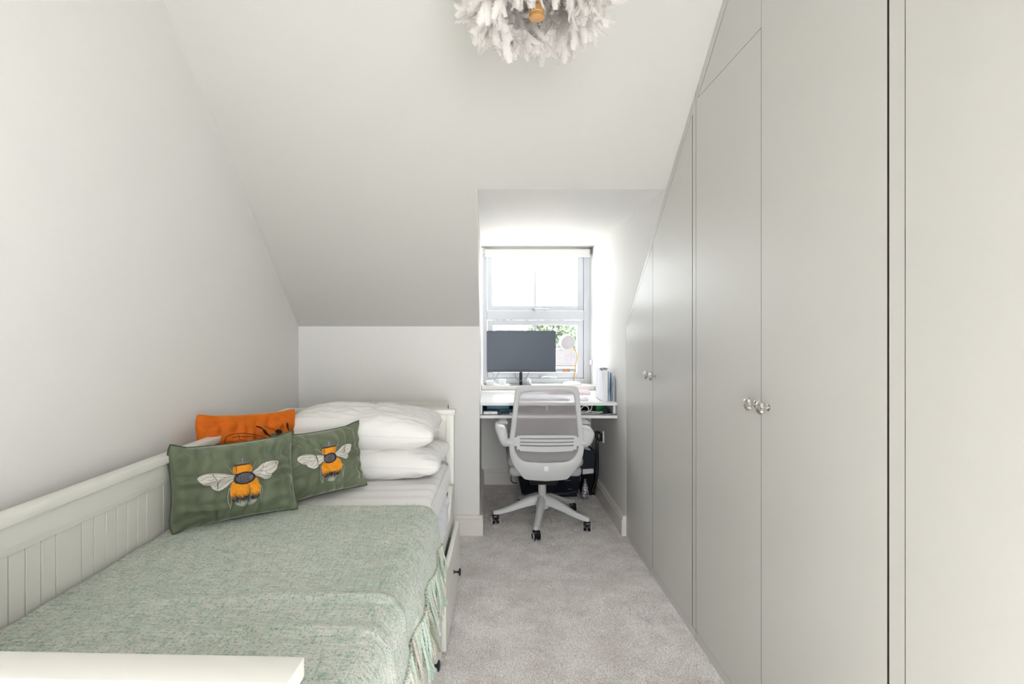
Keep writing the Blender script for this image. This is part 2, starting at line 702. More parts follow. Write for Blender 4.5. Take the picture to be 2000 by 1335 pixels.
# carpet pile : short tufts over the part of the floor in view
def carpet_pile():
    n = 110000
    pts = []
    x = rng.uniform(-0.42, XW - .004, n)
    # more tufts nearer the camera
    y = 1.15 + (YB - 1.2) * rng.random(n) ** 1.35
    ok = ~((x < XN + .02) & (y > YK - .03)) & ~((x > 0.815) & (y > 3.26))
    x, y = x[ok], y[ok]
    n = len(x)
    h = rng.uniform(.003, .008, n)
    w = rng.uniform(.0012, .0026, n)
    a = rng.uniform(0, 2 * PI, n)
    lx, ly = rng.normal(0, .0035, n), rng.normal(0, .0035, n)
    v = np.zeros((n, 3, 3), dtype=np.float32)
    v[:, 0] = np.stack([x - np.cos(a) * w, y - np.sin(a) * w, np.full(n, -.0005)], 1)
    v[:, 1] = np.stack([x + np.cos(a) * w, y + np.sin(a) * w, np.full(n, -.0005)], 1)
    v[:, 2] = np.stack([x + lx, y + ly, h], 1)
    me = bpy.data.meshes.new('carpet_pile')
    me.vertices.add(n * 3)
    me.vertices.foreach_set('co', v.ravel())
    me.loops.add(n * 3)
    me.loops.foreach_set('vertex_index', np.arange(n * 3, dtype=np.int32))
    me.polygons.add(n)
    me.polygons.foreach_set('loop_start', np.arange(0, n * 3, 3, dtype=np.int32))
    me.materials.append(carpetm)
    me.update()
    me.validate()
    o = bpy.data.objects.new('carpet_pile', me)
    COL.objects.link(o)
    tag(o, 'short pale grey pile of the fitted carpet', 'carpet', kind='stuff')


carpet_pile()

# ------------------------------------------------------------------ window
win = empty('window_1', ((WX0 + WX1) / 2, YB, WZ0))
win['kind'] = 'structure'
kB = YB / FPX


def wx(px):
    return (px - 953) * kB - win.location.x


def wz(py):
    return EYE - (py - 643) * kB - win.location.z


def ring_frame(name, x0, x1, z0, z1, ix0, ix1, iz0, iz1, y0, y1, m, parent, bev=.003):
    bm = nb()
    bx(bm, x0, ix0, y0, y1, z0, z1, bev)
    bx(bm, ix1, x1, y0, y1, z0, z1, bev)
    bx(bm, ix0, ix1, y0, y1, z0, iz0, bev)
    bx(bm, ix0, ix1, y0, y1, iz1, z1, bev)
    return obj(name, bm, m, parent)


# outer frame with transom (local y: 0 is the inner face)
bm = nb()
X0, X1 = wx(943), wx(1153)
bx(bm, X0, wx(951.5), 0, .07, 0, WZ1 - WZ0, .002)
bx(bm, wx(1140.3), X1, 0, .07, 0, WZ1 - WZ0, .002)
bx(bm, wx(951.5), wx(1140.3), 0, .07, wz(624.2), wz(606.6), .003)
bx(bm, wx(951.5), wx(1140.3), 0, .07, 0, wz(738.4), .002)
bx(bm, wx(951.5), wx(1140.3), 0, .07, wz(492), WZ1 - WZ0, .002)
obj('window_frame', bm, upvc, win)
s1 = ring_frame('sash', wx(952.3), wx(1139.5), wz(606), wz(492.5), wx(961.5), wx(1128), wz(597), wz(500), .006, .06, upvc, win)
s2 = ring_frame('sash', wx(952.3), wx(1139.5), wz(737.8), wz(624.8), wx(963), wx(1127.5), wz(727.2), wz(634.5), .006, .06, upvc, win)
for s, zt, zb in ((s1, 500, 597), (s2, 634.5, 727.2)):
    box('glazing_bar', wx(1043.2), wx(1048), .024, .044, wz(zb), wz(zt), upvc, s, .002)
    box('pane', wx(961.5), wx(1128), .033, .036, wz(zb), wz(zt), glassm, s)


def win_handle(cx, cz, par):
    bm = nb()
    bx(bm, cx - .016, cx + .016, -.008, .006, cz - .011, cz + .011, .004)
    bx(bm, cx - .006, cx + .014, -.030, -.006, cz - .008, cz + .010, .004)
    tube(bm, [(cx + .006, -.024, cz), (cx + .05, -.03, cz + .003), (cx + .095, -.032, cz - .002), (cx + .12, -.03, cz - .003)], .006, 8, flat=.7)
    return obj('window_handle', bm, steelm, par, True, 40)


win_handle(wx(1043), wz(604), s1)
win_handle(wx(1058), wz(736), s2)
# sill board
bm = nb(); bx(bm, XN + .001, XW - .001, 4.19, YB + .07, .785, .82, .006, 3)
struct('trim_window_sill', bm, trimw)

# roller blind rolled up at the top of the window
rb = empty('roller_blind', (0.397, 4.33, 1.92), label='white roller blind rolled up across the top of the dormer window', cat='blind')
bm = nb(); bx(bm, -.425, .425, -.03, .02, -.072, -.012, .008, 3)
obj('cassette', bm, blindm, rb, True, 40)
bm = nb(); bx(bm, -.425, .425, -.034, -.020, -.078, -.062, .003)
obj('bottom_bar', bm, whitep, rb, True, 40)
for sx in (-1, 1):
    box('bracket', sx * .429 - .004, sx * .429 + .004, -.03, .03, -.05, -.001, greyp if sx > 0 else whitep, rb)
bm = nb()
n = 90
for i in range(n):
    z = -.06 - i * .0095
    bmesh.ops.create_icosphere(bm, subdivisions=1, radius=.0022, matrix=T(.433, -.02, z))
tube(bm, [(.433, -.02, -.05), (.433, -.02, -.92)], .0008, 5)
o = obj('bead_chain', bm, whitep, rb, True); o['kind'] = 'stuff'
bm = nb(); bx(bm, .424, .440, -.028, -.008, -.945, -.905, .004)
obj('chain_clip', bm, whitep, rb, True, 40)

# ------------------------------------------------------------------ exterior
bm = nb(); bx(bm, -60, 80, 5.5, 140, -6.6, -6.3)
struct('ground', bm, bouncem)


def house(name, x0, x1, y0, label):
    h = empty(name, ((x0 + x1) / 2, y0 + 3.5, -6.3), label=label, cat='house')
    cx, cy = (x0 + x1) / 2, y0 + 3.5
    ez, rz_ = -1.19 + 6.3, -0.16 + 6.3
    bm = nb(); bx(bm, x0 - cx, x1 - cx, -3.5, 3.5, 0, ez)
    obj('wall', bm, brickm, h)
    bm = nb()
    prism(bm, [(-3.9, ez - .05), (-3.9, ez + .02), (0.3, rz_), (4.2, ez + .02), (4.2, ez - .05)], 'x', x0 - cx - .2, x1 - cx + .2)
    obj('roof', bm, roofm, h)
    # tile courses as thin raised strips
    bm = nb()
    nC = 13
    for i in range(nC):
        f0, f1 = i / nC, (i + 1) / nC
        ya, yb_ = -3.9 + 4.2 * f0, -3.9 + 4.2 * f1
        za, zb = ez + .03 + (rz_ - ez) * f0, ez + .03 + (rz_ - ez) * f1
        v = [bm.verts.new(c) for c in ((x0 - cx - .2, ya, za + .025), (x1 - cx + .2, ya, za + .025), (x1 - cx + .2, yb_, zb), (x0 - cx - .2, yb_, zb),
                                       (x1 - cx + .2, ya, za - .02), (x0 - cx - .2, ya, za - .02))]
        bm.faces.new((v[0], v[1], v[2], v[3])); bm.faces.new((v[5], v[4], v[1], v[0]))
    o = obj('tile_course', bm, roofm, h); o['kind'] = 'stuff'
    bm = nb(); bx(bm, x0 - cx, x1 - cx, -4.0, -3.85, ez - .18, ez - .04)
    obj('fascia', bm, renderw, h)
    xx = x0 - cx + .62
    while xx < x1 - cx - .6:
        for zz in (3.95, 2.2, .7):
            w = box('window', xx, xx + .46, -3.56, -3.45, zz, zz + .95, renderw, h, .01)
            for i in range(2):
                box('pane', xx + .05 + i * .19, xx + .22 + i * .19, -3.6, -3.55, zz + .07, zz + .88, darkglass, w)
        xx += .98
    return h


house('house', 3.0, 8.9, 36.5, 'orange brick terraced house with grey tiled roof, seen right of the monitor')
house('house', -9.0, 2.5, 36.6, 'orange brick terraced house mostly hidden behind the computer monitor')


def tree(x, y, ztop, zlow, rx, lab, m, n=900, trunk=True, bare=0):
    t = empty('tree', (x, y, -6.3), label=lab, cat='tree')
    g = 6.3
    if trunk:
        bm = nb()
        tube(bm, [(0, 0, 0), (.1, 0, g + zlow + 1), (.0, 0, g + ztop - 1)], .3, 8, radii=[.45, .3, .12])
        for i in range(9):
            a = random.uniform(0, 2 * PI)
            z0 = g + zlow + 1 + i * .35
            tube(bm, [(0, 0, z0), (math.cos(a) * rx * .4, math.sin(a) * rx * .4, z0 + 1.0), (math.cos(a) * rx * .8, math.sin(a) * rx * .8, z0 + 2.0)], .1, 5, radii=[.14, .08, .03])
        obj('trunk', bm, barkm, t, True)
    V, F = [], []
    cz = g + (ztop + zlow) / 2
    hz = (ztop - zlow) / 2
    clumps = []
    for i in range(22):
        a, b = random.uniform(0, 2 * PI), random.uniform(-1, 1)
        r = random.uniform(.45, 1) * math.sqrt(max(0, 1 - b * b))
        clumps.append((math.cos(a) * r * rx * .8, math.sin(a) * r * rx * .8, cz + b * hz * .75, random.uniform(.28, .42) * rx))
    for i in range(n):
        c = random.choice(clumps)
        d = Vector((random.gauss(0, 1), random.gauss(0, 1), random.gauss(0, 1))).normalized() * c[3] * random.uniform(.7, 1.05)
        p = Vector((c[0], c[1], c[2])) + Vector((d.x, d.y, d.z * hz / rx))
        s = random.uniform(.12, .3)
        u = Vector((random.gauss(0, 1), random.gauss(0, 1), random.gauss(0, 1))).normalized()
        w = u.orthogonal().normalized()
        k = len(V)
        V += [p - u * s, p + w * s * .6, p + u * s, p - w * s * .6]
        F.append((k, k + 1, k + 2, k + 3))
    o = pyobj('foliage', V, F, m, t, smooth=False)
    o['kind'] = 'stuff'


tree(5.6, 50, 2.8, -3.6, 3.3, 'tall leafy tree directly above the roof right of the monitor', leafm, 2600)
tree(10.2, 54, 3.4, -4.5, 3.6, 'blue green tree furthest right behind the houses', leafm2, 2400)
tree(1.9, 52, 2.6, -4.5, 2.3, 'green tree just left of the window glazing bar', leafm2, 2200)
tree(-0.2 + 1.45, 60, 0.25, -5.0, 1.7, 'low rounded bush top peeking over the computer monitor', leafm, 1800, trunk=False)

# ------------------------------------------------------------------ fitted wardrobe (three units)
YW0, YW1 = YR, 3.262


YRB = -50


def yz_clip(y0, y1, z0, off):
    """polygon (y,z) of a panel between y0<y1, from z0 up to the slope/ceiling minus off (measured vertically)"""
    zt = ZC - off * .6
    def top(y):
        return min(zt, slope_z(y) - off, ZC - (YRB - y) - off if y < YRB else 9)
    ybreak = YK - (zt - ZK + off) / TAN
    pts = [(y0, z0), (y1, z0), (y1, top(y1))]
    if y0 < ybreak < y1:
        pts.append((ybreak, zt))
    if y0 < YRB < y1:
        pts.append((YRB - off * .4, zt))
    pts.append((y0, top(y0)))
    return pts


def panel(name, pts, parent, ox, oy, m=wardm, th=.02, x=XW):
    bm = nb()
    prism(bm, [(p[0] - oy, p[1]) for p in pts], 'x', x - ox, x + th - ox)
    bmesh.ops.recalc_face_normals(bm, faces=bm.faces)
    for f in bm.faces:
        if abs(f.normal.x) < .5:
            f.material_index = 1  # edge faces coloured dark as the shade in the gaps
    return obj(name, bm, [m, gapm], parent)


def door_knob(parent, ox, oy, y, z=1.026):
    """ribbed chrome knob on the door face, axis -x"""
    bm = nb()
    M = T(XW - ox, y - oy, z) @ R(-PI / 2, 'Y')
    lathe(bm, [(.011, 0), (.011, .002), (.006, .004), (.0055, .012), (.008, .014), (.0095, .016)], 20, M)
    prof = [(.0095, .014), (.0165, .017), (.0208, .022), (.0208, .026), (.017, .031), (.009, .0345), (.0005, .0355)]
    seg = 32
    rings = []
    for i, (r, zz) in enumerate(prof):
        ring = []
        for k in range(seg):
            f = 1 + (.07 * math.cos(8 * 2 * PI * k / seg) if 0 < i < 5 else 0)
            ring.append(bm.verts.new(M @ Vector((r * f * math.cos(2 * PI * k / seg), r * f * math.sin(2 * PI * k / seg), zz))))
        rings.append(ring)
    for i in range(len(rings) - 1):
        for k in range(seg):
            bm.faces.new((rings[i][k], rings[i][(k + 1) % seg], rings[i + 1][(k + 1) % seg], rings[i + 1][k]))
    bm.faces.new(rings[-1])
    bm.faces.new(rings[0][::-1])
    return obj('handle', bm, knobm, parent, True, 25)


ZP = 0.04
G = .0016   # half gap


def unit(y0, y1, label, doors, hinge_posts, top_panel=None):
    cy = (y0 + y1) / 2
    ox, oy = 1.14, cy
    u = empty('fitted_wardrobe', (ox, cy, 0), label=label, cat='wardrobe', group='fitted wardrobe units along the right wall')
    # carcass sits behind the doors
    bm = nb()
    pts = yz_clip(y0 + .001, y1 - .001, 0, .004)
    prism(bm, [(p[0] - oy, p[1]) for p in pts], 'x', XW + .0215 - ox, 1.44 - ox)
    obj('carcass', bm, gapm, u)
    # plinth and edge filler
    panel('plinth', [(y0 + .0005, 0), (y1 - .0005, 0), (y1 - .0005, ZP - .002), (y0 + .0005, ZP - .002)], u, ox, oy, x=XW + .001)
    for d in doors:
        ya, yb_, zoff, kn, cut = d
        pts = yz_clip(ya + G * cut[0], yb_ - G * cut[1], ZP, zoff)
        if len(cut) > 2:
            zt = cut[2]
            pts = [(ya + G * cut[0], ZP), (yb_ - G * cut[1], ZP), (yb_ - G * cut[1], zt), (ya + G * cut[0], zt)]
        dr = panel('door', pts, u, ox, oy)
        if kn is not None:
            door_knob(dr, ox, oy, kn)
    for (a, b) in hinge_posts:
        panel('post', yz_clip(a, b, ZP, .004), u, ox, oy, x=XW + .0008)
    return u, ox, oy


FO = .055
# far unit: door A, door B
u, ox, oy = unit(2.1675, 3.262, 'far fitted wardrobe unit with two doors under the sloping ceiling',
                 [(2.733, 3.226, FO, 2.772, (1, .3)), (2.205, 2.733, FO, 2.688, (1, 1))],
                 [(3.2275, 3.2615), (2.1685, 2.2035)])
# sloped filler strip above the doors
bm = nb()
prism(bm, [(2.205 - oy, slope_z(2.205) - FO + .006), (3.226 - oy, slope_z(3.226) - FO + .006), (3.226 - oy, slope_z(3.226) - .002), (2.205 - oy, slope_z(2.205) - .002)],
      'x', XW + .0008 - ox, XW + .02 - ox)
obj('filler_strip', bm, wardm, u)
# middle unit
ZT = 2.188
u, ox, oy = unit(1.081, 2.1665, 'middle fitted wardrobe unit with two tall doors and chrome knobs at their meeting edge',
                 [(1.648, 2.146, FO, 1.683, (1, .3, ZT)), (1.127, 1.648, FO, 1.605, (1, .2, ZC - .06))],
                 [(2.1475, 2.166), (1.0815, 1.1235)])
pts = [(1.648 + .001, ZT + .0014), (2.146, ZT + .0014), (1.74, ZC - .06), (1.648 + .001, ZC - .06)]
zt = lambda y: slope_z(y) - .065
pts = [(1.649, ZT + .0014), (YK - (ZT + .0014 + .065 - ZK) / TAN, ZT + .0014), (YK - (ZC - .06 + .065 - ZK) / TAN, ZC - .06), (1.649, ZC - .06)]
panel('top_panel', pts, u, ox, oy)
bm = nb()
prism(bm, [(1.081 - oy, ZC - .0585), (1.738 - oy, ZC - .0585), (2.146 - oy, ZT + .003), (2.146 - oy, slope_z(2.146) - .002), (YC - oy, ZC - .001), (1.081 - oy, ZC - .001)],
      'x', XW + .0008 - ox, XW + .02 - ox)
obj('filler_strip', bm, wardm, u)
# near units, mostly beside and behind the photographer
unit(YW0 + .002, 1.080, 'near fitted wardrobe unit at the right edge of the picture',
     [(.54, 1.079, .06, None, (1, .2, ZC - .06)), (0.0, .54, .06, None, (1, 1, ZC - .06)), (-.5, 0.0, .06, None, (1, 1, ZC - .06)),
      (YW0 + .02, -.5, .06, None, (1, 1, ZC - .06))], [])
bm = nb(); bx(bm, XW + .0008, XW + .02, YW0 + .002, 1.079, ZC - .0585, ZC - .001)
struct('trim_wardrobe', bm, wardm)

# ------------------------------------------------------------------ radiator
ra = empty('radiator', (-.59, 3.2, 0.22), label='white panel radiator on the low wall behind the headboard', cat='radiator')
bm = nb()
bx(bm, -.345, .345, -.045, -.030, 0, .6, .006)
bx(bm, -.345, .345, .03, .045, 0, .6, .006)
obj('panel', bm, radm, ra, True, 40)
bm = nb()
bx(bm, -.347, .347, -.048, .048, .588, .604, .003)
for i in range(30):
    x = -.32 + i * .022
    bx(bm, x, x + .014, -.038, .038, .604, .6055)
obj('top_grille', bm, radm, ra)
for sx in (-1, 1):
    box('side_cover', sx * .347 - .004, sx * .347 + .004, -.048, .048, 0, .6, radm, ra, .002)
bm = nb(); bx(bm, .352, .356, -.03, -.022, .555, .592, .001)
obj('vent_slot', bm, inkm, ra)
for sx in (-.3, .3):
    bm = nb(); tube(bm, [(sx, 0, .02), (sx, 0, -.22)], .008, 8)
    obj('pipe', bm, radm, ra, True)
box('wall_bracket', -.2, .2, .044, .0915, .3, .34, radm, ra)

# ------------------------------------------------------------------ day bed
BED_A = -math.atan(.031)
BEDX, BEDY = -.1685, 2.762
bed = empty('day_bed', (0, 0, 0), label='white painted wooden day bed with grooved panels and storage drawers', cat='bed')
BW, BL = .877, 2.142
# local frame: x in [-BW/2, BW/2], y in [-BL/2, BL/2] (far = +)
Mrot = R(BED_A, 'Z')
bc = Vector((BEDX, BEDY, 0)) + (Mrot @ Vector((-BW / 2, -BL / 2, 0)))
bed.location = bc
bed.rotation_euler = (0, 0, BED_A)
hx, hy = BW / 2, BL / 2


def bobj(name, fn, m=bedm, parent=None, smooth=True, angle=35):
    bm = nb(); fn(bm)
    return obj(name, bm, m, parent or bed, smooth, angle)


def bbox(name, *a, m=bedm, parent=None, bev=.002):
    bm = nb(); bx(bm, *a, bev)
    return obj(name, bm, m, parent or bed, True, 35)


ZCAP = .851
for far in (True, False):
    s = 1 if far else -1
    y0, y1 = (hy - .042, hy - .002) if far else (-hy + .002, -hy + .042)
    end = 'headboard' if far else 'footboard'
    # posts
    posts = []
    fr = nb()
    for xx in (-hx + .004, hx - .044):
        bx(fr, xx, xx + .04, y0, y1, 0, ZCAP - .026, .002)
    bx(fr, -hx + .044, hx - .044, y0 + .004, y1 - .004, ZCAP - .056, ZCAP - .026, .001)
    bx(fr, -hx + .044, hx - .044, y0 + .004, y1 - .004, .14, .34, .001)
    hb = obj(end, fr, bedm, bed, True, 35)
    bm = nb(); bx(bm, -hx - .006, hx + .004, y0 - .006, y1 + .008, ZCAP - .026, ZCAP, .003)
    obj('cap_rail', bm, bedm, hb, True, 35)
    # grooved boards
    nbd = 19
    wbd = (BW - .088) / nbd
    for i in range(nbd):
        xa = -hx + .044 + i * wbd
        bm = nb()
        bx(bm, xa + .0009, xa + wbd - .0009, y0 + .012, y1 - .012, .34, ZCAP - .056, .0012, 1)
        obj('board', bm, bedm, hb)
    bm = nb(); bx(bm, -hx + .044, hx - .044, y0 + .0165, y1 - .0165, .34, ZCAP - .056)
    obj('backing', bm, bedm, hb)
# back panel along the wall
bkn = nb()
bx(bkn, -hx + .004, -hx + .026, -hy + .042, hy - .042, .755, ZCAP - .025, .001)
bx(bkn, -hx + .004, -hx + .026, -hy + .042, hy - .042, .14, .34, .001)
bk = obj('back_panel', bkn, bedm, bed, True, 35)
bm = nb(); bx(bm, -hx - .006, -hx + .042, -hy + .048, hy - .044, ZCAP - .025, ZCAP - .0005, .003)
obj('cap_rail', bm, bedm, bk, True, 35)
bm = nb(); bx(bm, -hx + .022, -hx + .0262, -hy + .042, hy - .042, .770, .7725)
obj('bead', bm, bedm, bk)
# groove positions measured along the bed (distance from the far end)
edges = [.044]
pitch = [.0425] * 6 + [.080]
yy = .044
i = 0
while yy < BL - .05:
    step = .0425 if (i % 7) else .080
    yy += step
    i += 1
    edges.append(min(yy, BL - .044))
# align so that grooves fall like in the photo
for a, b in zip(edges[:-1], edges[1:]):
    if b - a < .006:
        continue
    ya, yb_ = hy - b, hy - a
    bm = nb()
    bx(bm, -hx + .010, -hx + .0215, ya + .0011, yb_ - .0011, .34, .757, .0014, 1)
    obj('board', bm, bedm, bk)
bm = nb(); bx(bm, -hx + .008, -hx + .017, -hy + .042, hy - .042, .34, .757)
obj('backing', bm, bedm, bk)


# front side rail with raised curved ends
def rail(bm):
    pts = []
    ya, yb_ = -hy + .042, hy - .042
    def zt(y):
        e = min(yb_ - y, y - ya)
        if e < .05:
            return .478
        if e < .20:
            f = (e - .05) / .15
            f = f * f * (3 - 2 * f)
            return .478 + (.372 - .478) * f
        return .372
    ys = [ya + i * (yb_ - ya) / 120 for i in range(121)]
    top = [(y, zt(y)) for y in ys]
    poly = top + [(yb_, .30), (ya, .30)]
    prism(bm, poly, 'x', hx - .024, hx - .004)
    bmesh.ops.recalc_face_normals(bm, faces=bm.faces)


bobj('side_rail', rail)
bbox('lower_rail', hx - .024, hx - .004, -hy + .042, hy - .042, .02, .045)
bbox('mattress_base', -hx + .03, hx - .03, -hy + .05, hy - .05, .27, .30)
# drawers
dspan = [(.10, .70), (.765, 1.365), (1.43, 2.03)]
dspan = [(.085, .712), (.745, 1.372), (1.405, 2.032)]
for i, (a, b) in enumerate(dspan):
    out = (.032, .020, .020)[i]
    ya, yb_ = hy - b, hy - a
    d = nb()
    xf = hx - .004 + out
    bx(d, xf - .019, xf, ya, yb_, .025, .305, .003)
    dr = obj('drawer', d, bedm, bed, True, 35)
    bm = nb()
    bx(bm, xf - .46, xf - .019, ya + .03, ya + .042, .05, .24)
    bx(bm, xf - .46, xf - .019, yb_ - .042, yb_ - .03, .05, .24)
    bx(bm, xf - .46, xf - .448, ya + .03, yb_ - .03, .05, .24)
    bx(bm, xf - .46, xf - .019, ya + .03, yb_ - .03, .045, .052)
    obj('drawer_box', bm, bedm, dr)
    # grooves on the face
    bm = nb()
    ng = 7
    for k in range(ng):
        yk = ya + (k) * (yb_ - ya) / ng
        bx(bm, xf - .001, xf + .0018, yk + .0012, yk + (yb_ - ya) / ng - .0012, .0255, .3045, .0008, 1)
    obj('front_boards', bm, bedm, dr)
    bm = nb()
    M = T(xf + .0015, (ya + yb_) / 2, .19) @ R(PI / 2, 'Y')
    lathe(bm, [(.009, 0), (.009, .002), (.0048, .004), (.0045, .018), (.008, .022), (.0165, .025), (.0172, .027), (.014, .031), (.004, .033), (.0003, .0332)], 24, M)
    obj('knob', bm, mat('knob_black', (22, 24, 34), .35) if 'knob_black' not in MATS else MATS['knob_black'], dr, True, 40)
# metal bed bracket on the post
bm = nb()
bx(bm, hx - .062, hx - .030, hy - .050, hy - .0425, .30, .47, .002)
bk2 = obj('corner_bracket', bm, steelm, bed)
bm = nb()
for k in range(5):
    bx(bm, hx - .050, hx - .040, hy - .0515, hy - .0498, .318 + k * .03, .332 + k * .03, .002)
obj('slot', bm, inkm, bk2)


def bw(x, y, z):
    """bed local -> world"""
    return bed.matrix_world @ Vector((x, y, z))


bpy.context.view_layer.update()


# mattresses
def mattress(name, x0, x1, y0, y1, z0, z1, m, label, bulge=.01, piping=True, wr=0.0):
    cx, cy = (x0 + x1) / 2, (y0 + y1) / 2
    w = bw(cx, cy, z0)
    r = empty(name, w, BED_A, label=label, cat='mattress')
    nx, ny, nz = 60, 130, 8
    bm = nb()
    bx(bm, x0 - cx, x1 - cx, y0 - cy, y1 - cy, 0, z1 - z0)
    bmesh.ops.subdivide_edges(bm, edges=[e for e in bm.edges if abs(e.verts[0].co.y - e.verts[1].co.y) > .1], cuts=110, use_grid_fill=True)
    bmesh.ops.subdivide_edges(bm, edges=[e for e in bm.edges if abs(e.verts[0].co.z - e.verts[1].co.z) > .02], cuts=9, use_grid_fill=True)
    bmesh.ops.subdivide_edges(bm, edges=[e for e in bm.edges if abs(e.verts[0].co.x - e.verts[1].co.x) > .1], cuts=30, use_grid_fill=True)
    h = z1 - z0
    hw, hl = (x1 - x0) / 2, (y1 - y0) / 2
    rr = h * .28
    for v in bm.verts:
        c = v.co
        # round the edges
        ex = max(0, abs(c.x) - (hw - rr)); ey = max(0, abs(c.y) - (hl - rr))
        cz = c.z - h / 2
        ez = max(0, abs(cz) - (h / 2 - rr))
        q = Vector((math.copysign(ex, c.x), math.copysign(ey, c.y), math.copysign(ez, cz)))
        if q.length > rr:
            q2 = q.normalized() * rr
            c.x += q2.x - q.x; c.y += q2.y - q.y; c.z += q2.z - q.z
        if abs(c.x) > hw - rr:
            c.x += math.copysign(bulge * (1 - (2 * cz / h) ** 2), c.x)
            if wr:
                c.x += math.copysign(wr, c.x) * noise.noise(Vector((c.y * 7, c.z * 16, 3)))
                c.z += wr * .6 * noise.noise(Vector((c.y * 9, c.z * 14, 13)))
        if c.z > h * .9:
            c.z += .004 * noise.noise(Vector((c.x * 5, c.y * 3, 1)))
            # soft creases running across near the pillows
            c.z += .0045 * math.sin(c.y * 70 + 3 * noise.noise(Vector((c.x * 4, c.y * 4, 5)))) * max(0, 1 - abs(c.x - hw) / .5)
    obj('mattress_cover', bm, m, r, True)
    if piping:
        for zz in (.012, h - .012):
            pts = [(-hw + rr * .5, -hl, zz), (hw - rr, -hl - .001, zz), (hw + .002, -hl + rr, zz), (hw + .003, hl - rr, zz), (hw - rr, hl, zz), (-hw + rr * .5, hl, zz)]
            pts = [(-hw + .05, -hl + .004, zz), (hw - rr * 1.2, -hl + .004, zz)]
            pts += [(hw - rr * 1.2 + (rr * 1.2 + .001) * math.sin(q * PI / 12), -hl + .004 + rr * 1.2 * (1 - math.cos(q * PI / 12)), zz) for q in range(1, 7)]
            pts += [(hw + .001, -hl + .1 + q * (2 * hl - .2) / 12, zz) for q in range(13)]
            pts += [(hw - rr * 1.2 + (rr * 1.2 + .001) * math.cos(q * PI / 12), hl - .004 - rr * 1.2 * (1 - math.sin(q * PI / 12)), zz) for q in range(0, 7)]
            bm = nb(); tube(bm, pts, .0035, 6)
            obj('piping', bm, m, r, True)
    return r


mattress('mattress', -hx + .032, hx - .018, -hy + .06, hy - .048, .303, .455, lowerm, 'crumpled white covered lower mattress inside the day bed frame', .006, False, .018)
mattress('mattress', -hx + .036, hx - .026, -hy + .07, hy - .05, .462, .596, sheetm, 'upper mattress in a white fitted sheet under the pillows', .012, True, .004)

